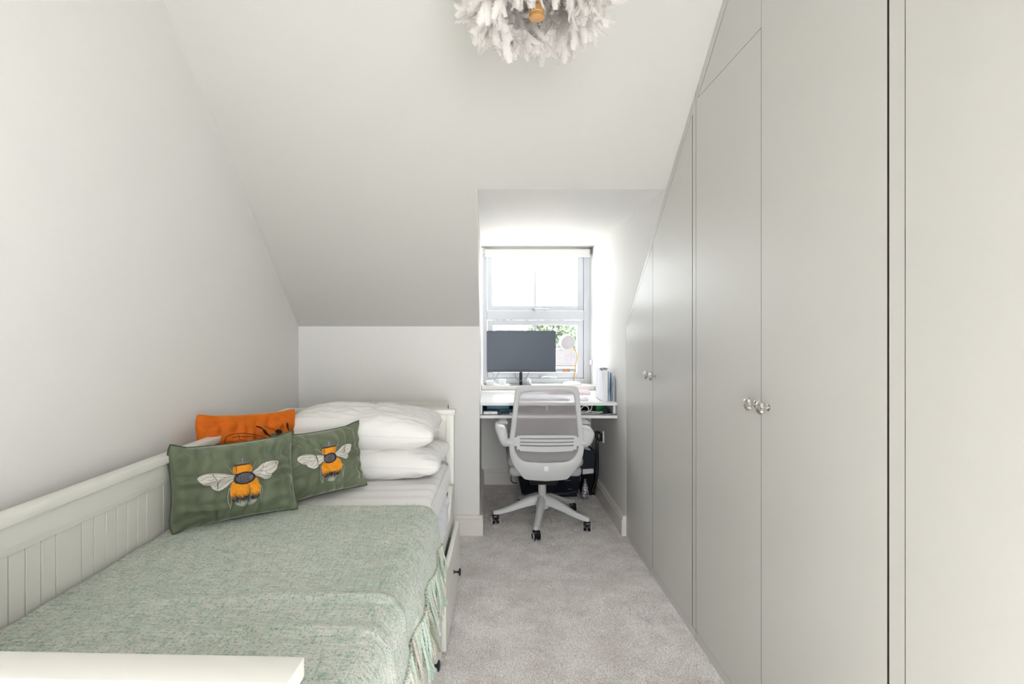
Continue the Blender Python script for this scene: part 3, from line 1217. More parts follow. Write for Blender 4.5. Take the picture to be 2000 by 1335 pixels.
# ------------------------------------------------------------------ throw
def throw():
    """grid: s across (from wall side to the hanging edge), t along"""
    root = empty('throw_blanket', bw(0, -.4, .6), BED_A, label='woven sage green and cream throw with fringe, spread over the bed', cat='blanket')
    base = root.location
    ztop = .606
    ns, ntt = 150, 260
    yfar, ynear = hy - .80, -hy + .048
    ws = -hx + .040         # start at the wall side
    xe = hx + .006          # shoulder
    rad = .055
    flat = (xe - rad) - ws
    arc = rad * PI / 2
    drop = .085
    total = flat + arc + drop
    V, UV = [], []
    for j in range(ntt + 1):
        tt = j / ntt
        y = yfar + (ynear - yfar) * tt
        for i in range(ns + 1):
            s = total * i / ns
            if s < flat:
                x, z = ws + s, ztop
            elif s < flat + arc:
                a = (s - flat) / rad
                x, z = xe - rad + math.sin(a) * rad, ztop - rad + math.cos(a) * rad
            else:
                d = s - flat - arc
                x, z = xe + .16 * d + .008 * math.sin(y * 23) * d / drop, ztop - rad - d
            edge = min(1, (i) / 6, (j) / 4 if j < 4 else 1)
            n1 = noise.noise(Vector((x * 6, y * 3, 0.3)))
            n2 = noise.noise(Vector((x * 2.2 + 5, y * 12, 1.3)))
            rp = .0045 * n1 + .004 * n2
            # two soft ridges across, near the foot
            for yc, amp in ((-.42, .009), (-.56, .007)):
                rp += amp * math.exp(-((y - yc - .03 * math.sin(x * 5)) / .022) ** 2) * (0.35 + .65 * min(1, max(0, (x + .35) / .5)))
            if s < flat + arc * .5:
                z += rp + .004
            else:
                x += abs(rp) * .6 + .003
            dx = .006 * noise.noise(Vector((y * 14, 3, 7))) if i == ns else 0
            wob = .012 * noise.noise(Vector((x * 5, 9, 2))) * (1 - min(1, j / 20))
            V.append(Vector((x, y + wob, z + dx)))
            UV.append((s, (yfar - y)))
    F = []
    for j in range(ntt):
        for i in range(ns):
            a = j * (ns + 1) + i
            F.append((a, a + 1, a + ns + 2, a + ns + 1))
    off = Vector((0, -.4, .6))
    V = [v - off for v in V]
    o = pyobj('woven_cloth', V, F, throwm, root, True, uvs=UV)
    sm = o.modifiers.new('thickness', 'SOLIDIFY')
    sm.thickness = .004
    sm.offset = 1
    # fringe: twisted tassels along the hanging edge
    tm = []
    for q in range(6):
        bm = nb()
        rr = random.Random(q)
        L_ = .125 + .02 * q / 5
        pts = []
        for k in range(9):
            f = k / 8
            pts.append((.010 * math.sin(f * 3 + q) * f + .008 * f, (.012 * math.sin(f * 4 + q * 1.7) + (.03 if q % 2 else .012)) * -f, -L_ * f))
        for w in range(3):
            ph = w * 2 * PI / 3
            tube(bm, [(p[0] + .0028 * math.cos(ph + k * 1.5), p[1] + .0028 * math.sin(ph + k * 1.5), p[2]) for k, p in enumerate(crom(pts, 2))],
                 .0026, 5, radii=[.0030 * (1 - .55 * (k / 16) ** 2) for k in range(17)])
        me = bpy.data.meshes.new('tassel')
        bm.to_mesh(me); bm.free()
        me.shade_smooth()
        tm.append(me)
    nT = 175
    mcopies = {}
    for k in range(nT):
        j = int((k + .5) / nT * ntt)
        e = V[j * (ns + 1) + ns]
        q = random.randrange(6)
        c = random.choices(range(4), (5, 3, 4, 1.5))[0]
        key = (q, c)
        if key not in mcopies:
            m2 = tm[q].copy()
            m2.materials.append(tasselm[c])
            mcopies[key] = m2
        t = bpy.data.objects.new('tassel', mcopies[key])
        COL.objects.link(t)
        t.parent = root
        t.location = (e.x, e.y + random.uniform(-.003, .003), e.z + .008)
        t.rotation_euler = (random.uniform(-.10, .16), random.uniform(-.16, -.02), random.uniform(-.6, .6))
        t.scale = (1, 1, random.uniform(.85, 1.12))
    # stray fibres
    n = 9000
    idx = rng.integers(0, len(V), n)
    Vn = np.array([tuple(v) for v in V], dtype=np.float32)
    p = Vn[idx] + rng.normal(0, .002, (n, 3)).astype(np.float32)
    p[:, 2] = Vn[idx][:, 2] + .003
    keep = Vn[idx][:, 0] < hx - .05
    p = p[keep]; n = len(p)
    d = np.stack([rng.normal(0, .006, n), rng.normal(0, .006, n), rng.uniform(.001, .005, n)], 1)
    a = rng.normal(0, .0004, (n, 3))
    vv = np.stack([p - a, p + a, p + d], 1).reshape(-1, 3)
    ff = np.arange(n * 3).reshape(-1, 3)
    uv = np.repeat(np.array(UV, dtype=np.float32)[idx][keep], 3, axis=0)
    fz = pyobj('fuzz', vv.tolist(), ff.tolist(), throwm, root, False, uvs=uv)
    fz['kind'] = 'stuff'


throw()


# ------------------------------------------------------------------ cushions
class Cushion:
    """rectangular cushion; local a (right), b (up), normal c toward viewer"""

    soft = False
    rnd = .055

    def __init__(s, w, h, t, pinch=.10, seed=0, wr=.004, ears=.0, power=.55, tw=0.0):
        s.w, s.h, s.t, s.p, s.seed, s.wr, s.ears, s.pow, s.tw = w, h, t, pinch, seed, wr, ears, power, tw

    def pos(s, u, v, side=1):
        px = s.p
        a = s.w / 2 * u * (1 - px * (1 - v * v) * abs(u) ** 3)
        b = s.h / 2 * v * (1 - px * (1 - u * u) * abs(v) ** 3)
        e = (max(0, 1 - abs(u) ** 2.6) * max(0, 1 - abs(v) ** 2.6)) ** s.pow
        c = s.t / 2 * e * side
        # gathers running in from the edges
        S = s.seed * 3.1
        du, dv = 1 - abs(u), 1 - abs(v)
        ph = 3.2 * noise.noise(Vector((u * 2 + S, v * 2, S)))
        am = 1.15 + 1.3 * noise.noise(Vector((u * 2.7 + S, v * 2.7, 8)))
        gv = am * (2 * abs(math.sin((u * s.w * 62 + ph * 1.6 + S) / 2)) ** .7 - 1) * math.exp(-dv * 1.9) * (1 - math.exp(-dv * 14))
        gu = math.sin(v * s.h * 70 + ph * 1.3 + S * 2) * math.exp(-du * 2.6) * (1 - math.exp(-du * 14))
        wr = s.wr * (gv + gu * .9 + .9 * noise.noise(Vector((u * 2.5 + S, v * 2.5, 2))))
        if s.soft:
            q = Vector((u * 2.2 + S, v * 3.4 + 1.5 * noise.noise(Vector((u * 1.7, v * 1.7, S))), side))
            rdg = 1 - abs(noise.noise(q)) * 2.6
            q2 = Vector((u * 5 + S, v * 7, side + 4))
            rdg2 = 1 - abs(noise.noise(q2)) * 2.4
            fan = math.sin(v * 13 + 2 * math.sin(u * 5 + S)) * max(0, abs(u) - .55) / .45
            wr = s.wr * (.8 * rdg + .35 * rdg2 + .35 * fan - .6)
        c += side * wr * e
        # ears: corners flop outwards
        k = max(0, abs(u) + abs(v) - 1.72) / .28
        c += s.ears * k
        kr = max(0, abs(u) + abs(v) - 1.70) / .30
        a *= 1 - s.rnd * kr * kr
        b *= 1 - s.rnd * kr * kr
        b += s.ears * .6 * k * (1 if v > 0 else -.2)
        c += s.tw * u * v
        return Vector((a, -c, b))     # local: x right, z up, -y toward viewer

    def build(s, name, root, m, n=56, pip=None, pipr=.0035):
        V, F = [], []
        idx = {}
        for side in (1, -1):
            for j in range(n + 1):
                for i in range(n + 1):
                    if side == -1 and (i in (0, n) or j in (0, n)):
                        idx[(side, i, j)] = idx[(1, i, j)]
                        continue
                    # denser at edges
                    u = math.sin((i / n - .5) * PI)
                    v = math.sin((j / n - .5) * PI)
                    u = .5 * u + .5 * (2 * i / n - 1)
                    v = .5 * v + .5 * (2 * j / n - 1)
                    idx[(side, i, j)] = len(V)
                    V.append(s.pos(u, v, side))
        for side in (1, -1):
            for j in range(n):
                for i in range(n):
                    q = [idx[(side, i, j)], idx[(side, i + 1, j)], idx[(side, i + 1, j + 1)], idx[(side, i, j + 1)]]
                    F.append(q if side == 1 else q[::-1])
        o = pyobj(name, V, F, m, root, True)
        if pip:
            ring = []
            q = 26
            for k in range(q): ring.append((-1 + 2 * k / q, -1))
            for k in range(q): ring.append((1, -1 + 2 * k / q))
            for k in range(q): ring.append((1 - 2 * k / q, 1))
            for k in range(q): ring.append((-1, 1 - 2 * k / q))
            bm = nb()
            tube(bm, [s.pos(u, v) for u, v in ring], pipr, 6, closed=True)
            obj('piping', bm, pip, root, True)
        return o


def inpoly(poly, x, y):
    c = False
    n = len(poly)
    j = n - 1
    for i in range(n):
        xi, yi = poly[i]; xj, yj = poly[j]
        if ((yi > y) != (yj > y)) and (x < (xj - xi) * (y - yi) / (yj - yi) + xi):
            c = not c
        j = i
    return c


def segdist(p, a, b):
    ax, ay = a; bx_, by = b
    dx, dy = bx_ - ax, by - ay
    l2 = dx * dx + dy * dy
    t = 0 if l2 == 0 else max(0, min(1, ((p[0] - ax) * dx + (p[1] - ay) * dy) / l2))
    return math.hypot(p[0] - ax - t * dx, p[1] - ay - t * dy)


def applique(name, cu, root, bounds, fn, mats, res, off=.0012):
    """fn(a,b) in metres on the cushion face -> material index or None"""
    a0, a1, b0, b1 = bounds
    na, nb_ = int((a1 - a0) / res), int((b1 - b0) / res)
    V, F, MI = [], [], []
    vid = {}

    def vert(i, j):
        if (i, j) not in vid:
            a, b = a0 + i * res, b0 + j * res
            u, v = a / (cu.w / 2), b / (cu.h / 2)
            # invert the pinch roughly
            u2 = u / (1 - cu.p * (1 - v * v) * abs(u) ** 3)
            v2 = v / (1 - cu.p * (1 - u * u) * abs(v) ** 3)
            p = cu.pos(max(-1, min(1, u2)), max(-1, min(1, v2)))
            p.y -= off + random.uniform(0, .0004)
            vid[(i, j)] = len(V)
            V.append(p)
        return vid[(i, j)]
    for j in range(nb_):
        for i in range(na):
            mi = fn(a0 + (i + .5) * res, b0 + (j + .5) * res)
            if mi is None:
                continue
            F.append((vert(i, j), vert(i + 1, j), vert(i + 1, j + 1), vert(i, j + 1)))
            MI.append(mi)
    return pyobj(name, V, F, mats, root, True, mats=MI)


def smoothpoly(pts, n=6):
    return [(p.x, p.y) for p in crom([(a, b, 0) for a, b in pts], n, closed=True)]


SX, SY = .00033, .00036


def bpt(px, py, cx=735, cy=640):
    return ((px - cx) * SX, -((py - cy) + .11 * (px - cx)) * SY)


WL = smoothpoly([bpt(*p) for p in ((655, 608), (600, 596), (520, 582), (430, 578), (350, 592), (315, 622), (335, 660), (375, 685), (425, 692), (448, 722), (500, 740), (560, 715), (605, 680), (640, 650))])
WR = smoothpoly([bpt(*p) for p in ((805, 585), (860, 548), (930, 500), (1010, 480), (1072, 482), (1088, 500), (1078, 545), (1030, 588), (1005, 604), (1012, 612), (1000, 640), (945, 655), (880, 628), (822, 608))])
VL = [[bpt(*p) for p in s_] for s_ in (
    ((650, 612), (560, 620), (480, 610), (400, 612), (345, 640)),
    ((560, 620), (500, 650), (440, 655), (380, 672)),
    ((640, 635), (590, 650), (540, 690), (490, 722)),
    ((480, 610), (440, 640), (400, 640)),
    ((520, 640), (490, 690), (470, 700)),
    ((600, 615), (575, 600), (500, 592), (420, 590)))]
VR = [[bpt(*p) for p in s_] for s_ in (
    ((810, 588), (880, 570), (950, 540), (1030, 500), (1075, 500)),
    ((880, 570), (940, 575), (1000, 560), (1060, 530)),
    ((820, 600), (890, 605), (950, 620), (995, 625)),
    ((950, 540), (960, 520), (1020, 490)),
    ((940, 575), (960, 600), (990, 600)))]


def in_ell(a, b, c, rx, ry):
    return ((a - c[0]) / rx) ** 2 + ((b - c[1]) / ry) ** 2


def bee_body(a, b):
    h = bpt(725, 548)
    th = bpt(735, 632)
    ab = bpt(742, 745)
    jag = .0022 * (abs(((a * 260) % 1) - .5) * 2) + .0016 * noise.noise(Vector((a * 500, b * 60, 2)))
    # thorax
    e = in_ell(a, b, th, 98 * SX, 56 * SY)
    if e < 1 + 8 * jag / .02 * .1:
        if e > .62 or noise.noise(Vector((a * 420, b * 700, 4))) > .12:
            return 1
        return 2
    e = in_ell(a, b, h, 98 * SX, 62 * SY)
    if e < 1:
        top = (b - h[1]) / (56 * SY)
        if top > .62 - jag * 60:
            return 2 if top > .78 else 1
        if top < -.72 + jag * 60:
            return 1
        return 0
    e = in_ell(a, b, ab, 146 * SX, 142 * SY)
    if e < 1:
        f = (b - ab[1]) / (142 * SY)
        if f > .80 - jag * 60:
            return 1
        if f > -.16 - jag * 120:
            return 0
        if f > -.56 - jag * 110:
            return 1 if noise.noise(Vector((a * 900, b * 200, 7))) > -.25 else 2
        return 4
    return None


def near(lines, a, b, w):
    for s_ in lines:
        for i in range(len(s_) - 1):
            if segdist((a, b), s_[i], s_[i + 1]) < w:
                return True
    return False


def bee_on(cu, root, dx, dy, sc=1.0):
    def wing(poly, veins):
        cl = poly + [poly[0]]
        def f(a, b):
            a2, b2 = (a - dx) / sc, (b - dy) / sc
            if not inpoly(poly, a2, b2):
                return None
            if near([cl], a2, b2, .0011) or near(veins, a2, b2, .0006):
                return 1
            return 0
        return f
    for poly, veins in ((WL, VL), (WR, VR)):
        xs = [p[0] * sc + dx for p in poly]; ys = [p[1] * sc + dy for p in poly]
        applique('wing', cu, root, (min(xs), max(xs), min(ys), max(ys)), wing(poly, veins), [bee_wing, bee_vein], .0010)
    applique('bee_body', cu, root, (-.055 * sc + dx, .055 * sc + dx, -.10 * sc + dy, .06 * sc + dy),
             lambda a, b: bee_body((a - dx) / sc, (b - dy) / sc), [bee_orange, bee_black, bee_grey, bee_wing, bee_pale], .0010, .0018)
    # pale legs and feelers stitched as thin lines
    def ln(name, pts, r):
        q = []
        for p in crom([(*bpt(*p), 0) for p in pts], 5):
            a, b = p.x * sc + dx, p.y * sc + dy
            w = cu.pos(a / (cu.w / 2), b / (cu.h / 2)); w.y -= .0012
            q.append(w)
        bm = nb()
        tube(bm, q, r, 5)
        obj(name, bm, bee_pale, root, True)
    ln('stitched_leg', [(597, 905), (580, 850), (572, 790), (597, 720), (606, 790), (606, 850), (597, 905)], .0011)
    ln('stitched_leg', [(892, 855), (905, 810), (912, 750), (890, 700), (888, 760), (896, 810), (892, 855)], .0011)
    ln('stitched_feeler', [(735, 500), (728, 470), (742, 448)], .0010)
    ln('stitched_feeler', [(805, 560), (850, 510), (868, 480)], .0009)
    ln('stitched_feeler', [(640, 600), (600, 545), (570, 520)], .0009)


def place(root, base, up_lean, yaw, roll=0):
    """root at the cushion's bottom centre"""
    root.location = base
    root.rotation_euler = (Matrix.Rotation(yaw, 3, 'Z') @ Matrix.Rotation(up_lean, 3, 'X') @ Matrix.Rotation(roll, 3, 'Y')).to_euler()


def cushion_thing(label, cu, base, lean, yaw, roll, m, pip, cat='cushion'):
    r = empty('cushion', label=label, cat=cat)
    cu_off = cu.h / 2
    oldpos = cu.pos
    cu.pos = lambda u, v, side=1: oldpos(u, v, side) + Vector((0, 0, cu_off))
    cu.build('cover', r, m, 72, pip)
    place(r, base, lean, yaw, roll)
    return r


# front sage cushion
def facing(p0, p1):
    d = Vector(p1) - Vector(p0)
    return math.atan2(d.y, d.x)


c1 = Cushion(.412, .270, .165, .075, 1, .021, .030)
r1 = cushion_thing('sage green velvet bumblebee cushion, the front and larger looking of the two', c1,
                   Vector((-.858, 1.83, .606)), math.radians(-12), facing((-1.035, 1.71), (-.725, 1.955)), math.radians(0), sagem, sagedark)
c2 = Cushion(.400, .258, .145, .075, 2, .019, .030)
r2 = cushion_thing('sage green velvet bumblebee cushion leaning on the white pillows', c2,
                   Vector((-.650, 2.10, .606)), math.radians(-13), math.radians(48), math.radians(0), sagem, sagedark)


def bee_shift(cu, root, dx, db, sc):
    # cushion pos is already lifted by h/2; b measured from the cushion centre
    bee_on(cu, root, dx, db, sc)


bee_shift(c1, r1, .010, .004, 1.0)
bee_shift(c2, r2, .010, .010, .95)

# orange cushion with a printed insect
c3 = Cushion(.41, .33, .12, .07, 5, .015, .012)
r3 = cushion_thing('burnt orange velvet cushion with a black line insect print', c3,
                   Vector((-.95, 2.135, .600)), math.radians(-11), math.radians(46), math.radians(3), orangem, None)


def insect(cu, root):
    bm = nb()
    def P(px, py):
        # crop pixels to cushion metres (top-left of cushion (425,45), top-right (1265,10))
        a = (px - 860) * .42 / 850
        b = .155 - ((py - 30) + .04 * (px - 860)) * .42 / 850 * .95
        return a, b
    def ln(pts, r, taper=None):
        q = []
        for p in crom([(*P(*p), 0) for p in pts], 5):
            w = cu.pos(max(-1, min(1, p.x / (cu.w / 2))), max(-1, min(1, p.y / (cu.h / 2))))
            w.y -= .0008
            q.append(w)
        n = len(q)
        rd = [r * (.5 + taper * math.sin(PI * min(1, k / (n - 1)))) for k in range(n)] if taper else None
        tube(bm, q, r, 5, radii=rd)
    ln([(985, 262), (920, 232), (860, 212), (760, 196), (680, 203), (638, 232), (640, 268), (690, 292), (760, 305), (860, 300), (960, 275)], .0011)
    ln([(975, 262), (860, 235), (760, 222), (690, 225)], .0009)
    ln([(740, 198), (742, 250), (700, 262), (650, 262)], .0008)
    ln([(742, 250), (800, 262), (840, 300)], .0008)
    ln([(860, 235), (850, 262), (905, 280)], .0008)
    ln([(1150, 262), (1200, 236), (1245, 185), (1290, 155), (1312, 178), (1302, 228), (1262, 270), (1190, 288)], .0011)
    ln([(1200, 245), (1250, 215), (1300, 180)], .0008)
    ln([(1250, 215), (1262, 250), (1290, 235)], .0008)
    ln([(880, 135), (905, 150), (930, 175)], .0022, 1.0)
    ln([(925, 168), (945, 195), (975, 222)], .0042, 1.0)
    ln([(972, 218), (990, 232), (1010, 245)], .0026, 1.0)
    ln([(1150, 118), (1152, 145), (1160, 168)], .0030, 1.0)
    ln([(1158, 165), (1170, 180), (1176, 195)], .0018, 1.0)
    ln([(1040, 185), (1000, 165), (942, 143)], .0008)
    ln([(1080, 172), (1100, 150), (1120, 128)], .0012)
    ln([(1035, 200), (1062, 190), (1092, 200)], .0060, 1.0)
    ln([(1010, 235), (1062, 222), (1120, 235)], .0062, 1.0)
    ln([(1030, 262), (1062, 300), (1070, 350)], .0080, 1.0)
    obj('insect_print', bm, printblack, root, True)


insect(c3, r3)


# white pillows
def pillow(label, w, d, t, loc, rz, seed, tilt=0.0, roll=0.0, wr=.010, pin=.06):
    r = empty('pillow', label=label, cat='pillow')
    cu = Cushion(w, d, t, pin, seed, wr, 0.0, .42)
    cu.soft = True
    old = cu.pos
    def pos(u, v, side=1):
        p = old(u, v, side)
        q = Vector((p.x, p.z, -p.y + t / 2))
        q.z += .006 * noise.noise(Vector((q.x * 9 + seed, q.y * 5, 1))) * (1 - max(abs(u), abs(v)) ** 4)
        return q
    cu.pos = pos
    cu.build('pillowcase', r, pillowm, 72, pillowm, .003)
    r.location = loc
    r.rotation_euler = (tilt, roll, rz)
    return r


pillow('lower white pillow lying flat on the mattress by the headboard', .72, .43, .165, Vector((-.550, 2.505, .592)), BED_A - .02, 11, math.radians(1), math.radians(1.0), .013)
p2 = pillow('upper plump white pillow, topmost of the pillow stack', .70, .43, .185, Vector((-.575, 2.495, .722)), BED_A + .02, 17, math.radians(2), math.radians(2.0), .014)
bm = nb(); bx(bm, .330, .350, -.02, .0, .088, .0895)
obj('care_tag', bm, paperm, p2)

# ------------------------------------------------------------------ desk
dk = empty('wall_desk', ((XN + XW) / 2, 3.93, 0.682), label='white built-in desk with a shelf, spanning the window niche', cat='desk')
cx, cy, cz = dk.location
box('desk_top', XN + .001 - cx, XW - .001 - cx, 3.478 - cy, YB - .001 - cy, .765 - cz, .785 - cz, deskm, dk, .002)
box('shelf', XN + .001 - cx, XW - .001 - cx, 3.478 - cy, YB - .001 - cy, .682 - cz, .701 - cz, deskm, dk, .002)
for x0, x1 in ((XN + .001, XN + .016), (XW - .016, XW - .001)):
    box('side_support', x0 - cx, x1 - cx, 3.53 - cy, 3.9 - cy, .701 - cz, .765 - cz, deskm, dk)
box('divider', .39 - cx, .405 - cx, 3.6 - cy, 4.3 - cy, .701 - cz, .765 - cz, deskm, dk)

ZD_ = .785
ZS_ = .82
# monitor on the window sill
mo = empty('computer_monitor', (.262, 4.255, ZS_), label='dark flat computer monitor on a stand on the window sill', cat='monitor')
bx0 = nb(); bx(bx0, -.2695, .2695, -.058, -.045, .105, .430, .002)
bx(bx0, -.2, .2, -.046, -.010, .14, .40, .012)
obj('housing', bx0, blackm, mo, True, 40)
box('screen', -.266, .266, -.0592, -.0575, .122, .427, screenm, mo)
box('lower_bezel', -.2695, .2695, -.0605, -.0575, .105, .121, bezelm, mo, .001)
bm = nb(); bx(bm, -.014, .010, -.030, -.010, 0.004, .2, .004)
obj('stand_pole', bm, blackm, mo, True, 40)
bm = nb(); bx(bm, -.09, .08, -.055, .075, 0.0, .005, .002)
obj('stand_base', bm, blackm, mo)
bm = nb()
tube(bm, crom([(-.045, -.03, .13), (-.046, -.035, .075), (-.025, -.045, .040), (.005, -.05, .036), (.035, -.045, .055), (.06, -.035, .10), (.066, -.03, .13)], 6), .0022, 6)
tube(bm, crom([(-.165, -.03, .12), (-.185, -.028, .085), (-.205, -.03, .05), (-.22, -.03, .02)], 6), .002, 6)
obj('cable', bm, greyp, mo, True)

# desk lamp
la = empty('desk_lamp', (.672, 4.27, ZS_), label='white desk lamp with brass curved stem at the right of the window sill', cat='lamp')
bm = nb(); lathe(bm, [(.072, 0), (.074, .006), (.070, .014), (.055, .021), (.03, .026), (.012, .028), (.0, .028)], 32)
obj('base', bm, whitep, la, True, 50)
bm = nb()
tube(bm, crom([(.012, 0, .025), (.018, 0, .09), (.030, -.005, .17), (.036, -.01, .22), (.026, -.015, .265), (.010, -.02, .283), (-.006, -.02, .29)], 8), .0042, 8)
obj('stem', bm, brass, la, True)
bm = nb()
Mh = T(-.040, -.045, .335) @ R(math.radians(90), 'X') @ R(math.radians(18), 'Y') @ R(math.radians(14), 'X')
lathe(bm, [(.0, -.085), (.022, -.083), (.045, -.07), (.058, -.045), (.062, -.01), (.063, .0), (.058, .002), (.055, .0), (.054, -.008)], 36, Mh, cap=False)
obj('lamp_shade', bm, whitep, la, True, 60)
bm = nb()
lathe(bm, [(.054, -.008), (.045, -.004), (.02, -.001), (.0, .0)], 36, Mh, cap=False)
obj('diffuser', bm, palegrey, la, True)
bm = nb(); bx(bm, -.02, -.014, -.055, -.05, .017, .024)
obj('switch', bm, greyp, la)


def flatbox(name, x, y, z, w, d, h, rz, m, label, cat, bev=.002):
    r = empty(name, (x, y, z), rz, label=label, cat=cat)
    return r


def solid(name, x, y, z, w, d, h, rz, m, label, cat, bev=.002, group=None):
    bm = nb(); bx(bm, -w / 2, w / 2, -d / 2, d / 2, 0, h, bev)
    o = obj(name, bm, m, None, True, 35)
    o.location = (x, y, z)
    o.rotation_euler = (0, 0, rz)
    return tag(o, label, cat, group)


# things on the sill
ch = empty('charger', (.020, 4.25, ZS_), .1, label='white plug-in charger lying on the sill left of the monitor stand', cat='charger')
bm = nb(); bx(bm, -.035, .03, -.03, .03, 0, .035, .006)
obj('body', bm, whitep, ch, True, 40)
bm = nb(); bx(bm, -.05, -.035, -.01, .004, .004, .010)
obj('pin', bm, blackm, ch)
bm = nb(); tube(bm, crom([(.03, 0, .02), (.06, -.01, .006), (.08, -.03, .004), (.10, -.035, .004), (.125, -.03, .004)], 6), .003, 6)
obj('cable', bm, cordw, ch, True)
solid('power_adapter', .115, 4.28, ZS_, .055, .03, .045, -.2, whitep, 'small white power adapter standing on the sill under the monitor', 'adapter', .005)
bm = nb()
tube(bm, crom([(.02, 4.215, ZS_ + .004), (.06, 4.21, ZS_ + .004), (.1, 4.22, ZS_ + .006), (.15, 4.215, ZS_ + .004), (.19, 4.23, ZS_ + .004)], 8), .003, 6)
tag(obj('usb_cable', bm, cordw, None, True), 'white cable trailing along the front of the sill under the monitor', 'cable')
orn = empty('ornament', (.325, 4.26, ZS_), label='small white and grey ornament on the sill right of the monitor stand', cat='ornament')
bm = nb(); lathe(bm, [(.018, 0), (.021, .006), (.018, .018), (.020, .028), (.014, .040), (.010, .046), (.006, .052), (.0, .054)], 14)
obj('body', bm, whitep, orn, True)
bm = nb()
for k in range(5):
    bmesh.ops.create_icosphere(bm, subdivisions=1, radius=.004, matrix=T(.016 * math.cos(k * 1.1 - 2.8), .016 * math.sin(k * 1.1 - 2.8), .012 + .006 * k))
obj('marking', bm, greyp, orn, True)

# things on the desk
nbk = empty('notebook', (.61, 4.02, ZD_), -.12, label='pink notebook lying on the desk behind the office chair', cat='notebook')
bm = nb(); bx(bm, -.15, .15, -.10, .10, 0, .002, .0008); bx(bm, -.15, .15, -.10, .10, .013, .015, .0008); bx(bm, -.152, -.148, -.1, .1, 0, .015)
obj('cover', bm, pinkm, nbk)
box('pages', -.147, .147, -.097, .097, .002, .013, paperm, nbk)
kb = empty('keyboard', (.40, 3.64, ZD_), .0, label='flat white keyboard at the front of the desk, seen through the chair back', cat='keyboard')
box('base', -.21, .15, -.055, .055, 0, .008, whitep, kb, .003)
bm = nb()
for i in range(14):
    for j in range(4):
        bx(bm, -.205 + i * .025, -.184 + i * .025, -.048 + j * .025, -.027 + j * .025, .008, .012)
o = obj('keys', bm, whitep, kb); o['kind'] = 'stuff'
ms = empty('computer_mouse', (.64, 3.60, ZD_), .0, label='white computer mouse beside the pink notebook', cat='mouse')
bm = nb()
bmesh.ops.create_uvsphere(bm, u_segments=20, v_segments=12, radius=1, matrix=T(0, 0, 0))
for v in bm.verts:
    v.co = Vector((v.co.x * .032, v.co.y * .055, max(0, v.co.z) * .030))
obj('shell', bm, whitep, ms, True)
box('wheel', -.003, .003, .015, .032, .024, .030, greyp, ms, .001)

# files standing against the niche wall
ff = empty('magazine_file', (.795, 3.63, ZD_), label='white magazine file full of blue folders against the niche wall', cat='file holder')
bm = nb()
bx(bm, -.040, -.037, -.11, .11, 0, .215)
bx(bm, .037, .040, -.11, .11, 0, .17)
bx(bm, -.04, .04, .108, .11, 0, .2)
bx(bm, -.04, .04, -.11, .11, 0, .003)
bmesh.ops.transform(bm, matrix=Matrix.Identity(4), verts=bm.verts)
obj('case', bm, paperm, ff)
box('binder', -.0365, -.006, -.112, .10, .003, .208, paperm, ff, .002)
for i, (x, m, hh, ln_) in enumerate(((.000, pbluem, .198, 0), (.007, paperm, .194, .006), (.014, bluef, .190, .0), (.020, pbluem, .186, .008), (.027, paperm, .18, .004))):
    bm = nb()
    v = bx(bm, x - .0025, x + .0025, -.112 + ln_, .1, .003, hh)
    for q in bm.verts:
        q.co.x += (hh - q.co.z) * (-.03 if i % 2 else .02)
    obj('folder', bm, m, ff)
bm = nb(); bx(bm, -.0395, -.0, -.10, -.02, .2155, .217); bx(bm, -.0415, -.0398, -.108, -.02, .205, .213)
obj('title_strip', bm, inkm, ff)

# things on the shelf under the desk top
ZSH = .701
solid('storage_tin', .068, 3.64, ZSH + .026, .15, .10, .03, .0, bluem, 'pale blue box on top of the teal one under the desk top', 'box')
solid('document_box', .085, 3.66, ZSH, .22, .16, .0255, .0, tealm, 'dark teal box lying on the shelf under the desk top', 'box')
dv = empty('card_reader', (.028, 3.545, ZSH), .03, label='small white and black gadget at the left end of the desk shelf', cat='gadget')
box('body', -.058, .035, -.03, .03, 0.002, .020, whitep, dv, .003)
box('end_cap', .036, .056, -.03, .03, 0.002, .020, blackm, dv, .003)
box('backing', -.06, .03, -.028, .03, .0205, .0255, blackm, dv, .001)
bm = nb()
for q in (-.02, -.008):
    bx(bm, q - .002, q + .002, -.0315, -.0298, .008, .012)
obj('port', bm, inkm, dv)
solid('paper_stack', .19, 3.60, ZSH, .10, .16, .006, .05, paperm, 'thin stack of white paper on the left of the desk shelf', 'paper')
solid('desk_shelf_case', .235, 3.72, ZSH, .07, .1, .058, .0, navyc, 'dark navy case on the shelf behind the chair back', 'case')
bm = nb()
bmesh.ops.create_uvsphere(bm, u_segments=20, v_segments=12, radius=1)
for v in bm.verts:
    v.co = Vector((v.co.x * .042, v.co.y * .03, .027 + v.co.z * .026))
o = obj('headphone_case', bm, blackcloth, None, True)
o.location = (.655, 3.66, ZSH)
tag(o, 'rounded dark grey case on the right of the desk shelf', 'case')
gp = empty('green_packet', (.765, 3.66, ZSH), .15, label='bright green packet on the right of the desk shelf', cat='packet')
bm = nb(); bx(bm, -.037, .037, -.03, .03, 0, .05, .008, 3)
obj('wrapper', bm, greenm, gp, True, 50)
box('end_seal', -.04, .04, -.004, .004, .049, .056, greenm, gp)
bm = nb()
for q in range(5):
    rr = random.Random(q + 3)
    a = [( .60 + .035 * k + rr.uniform(-.012, .012), 3.56 + rr.uniform(-.03, .03), ZSH + .004 + rr.uniform(0, .012)) for k in range(6)]
    tube(bm, crom(a, 6), .0025, 6)
tube(bm, crom([(.60, 3.55, ZSH + .01), (.63, 3.52, ZSH + .055), (.66, 3.52, ZSH + .045), (.655, 3.53, ZSH + .012), (.62, 3.54, ZSH + .006)], 8), .003, 6)
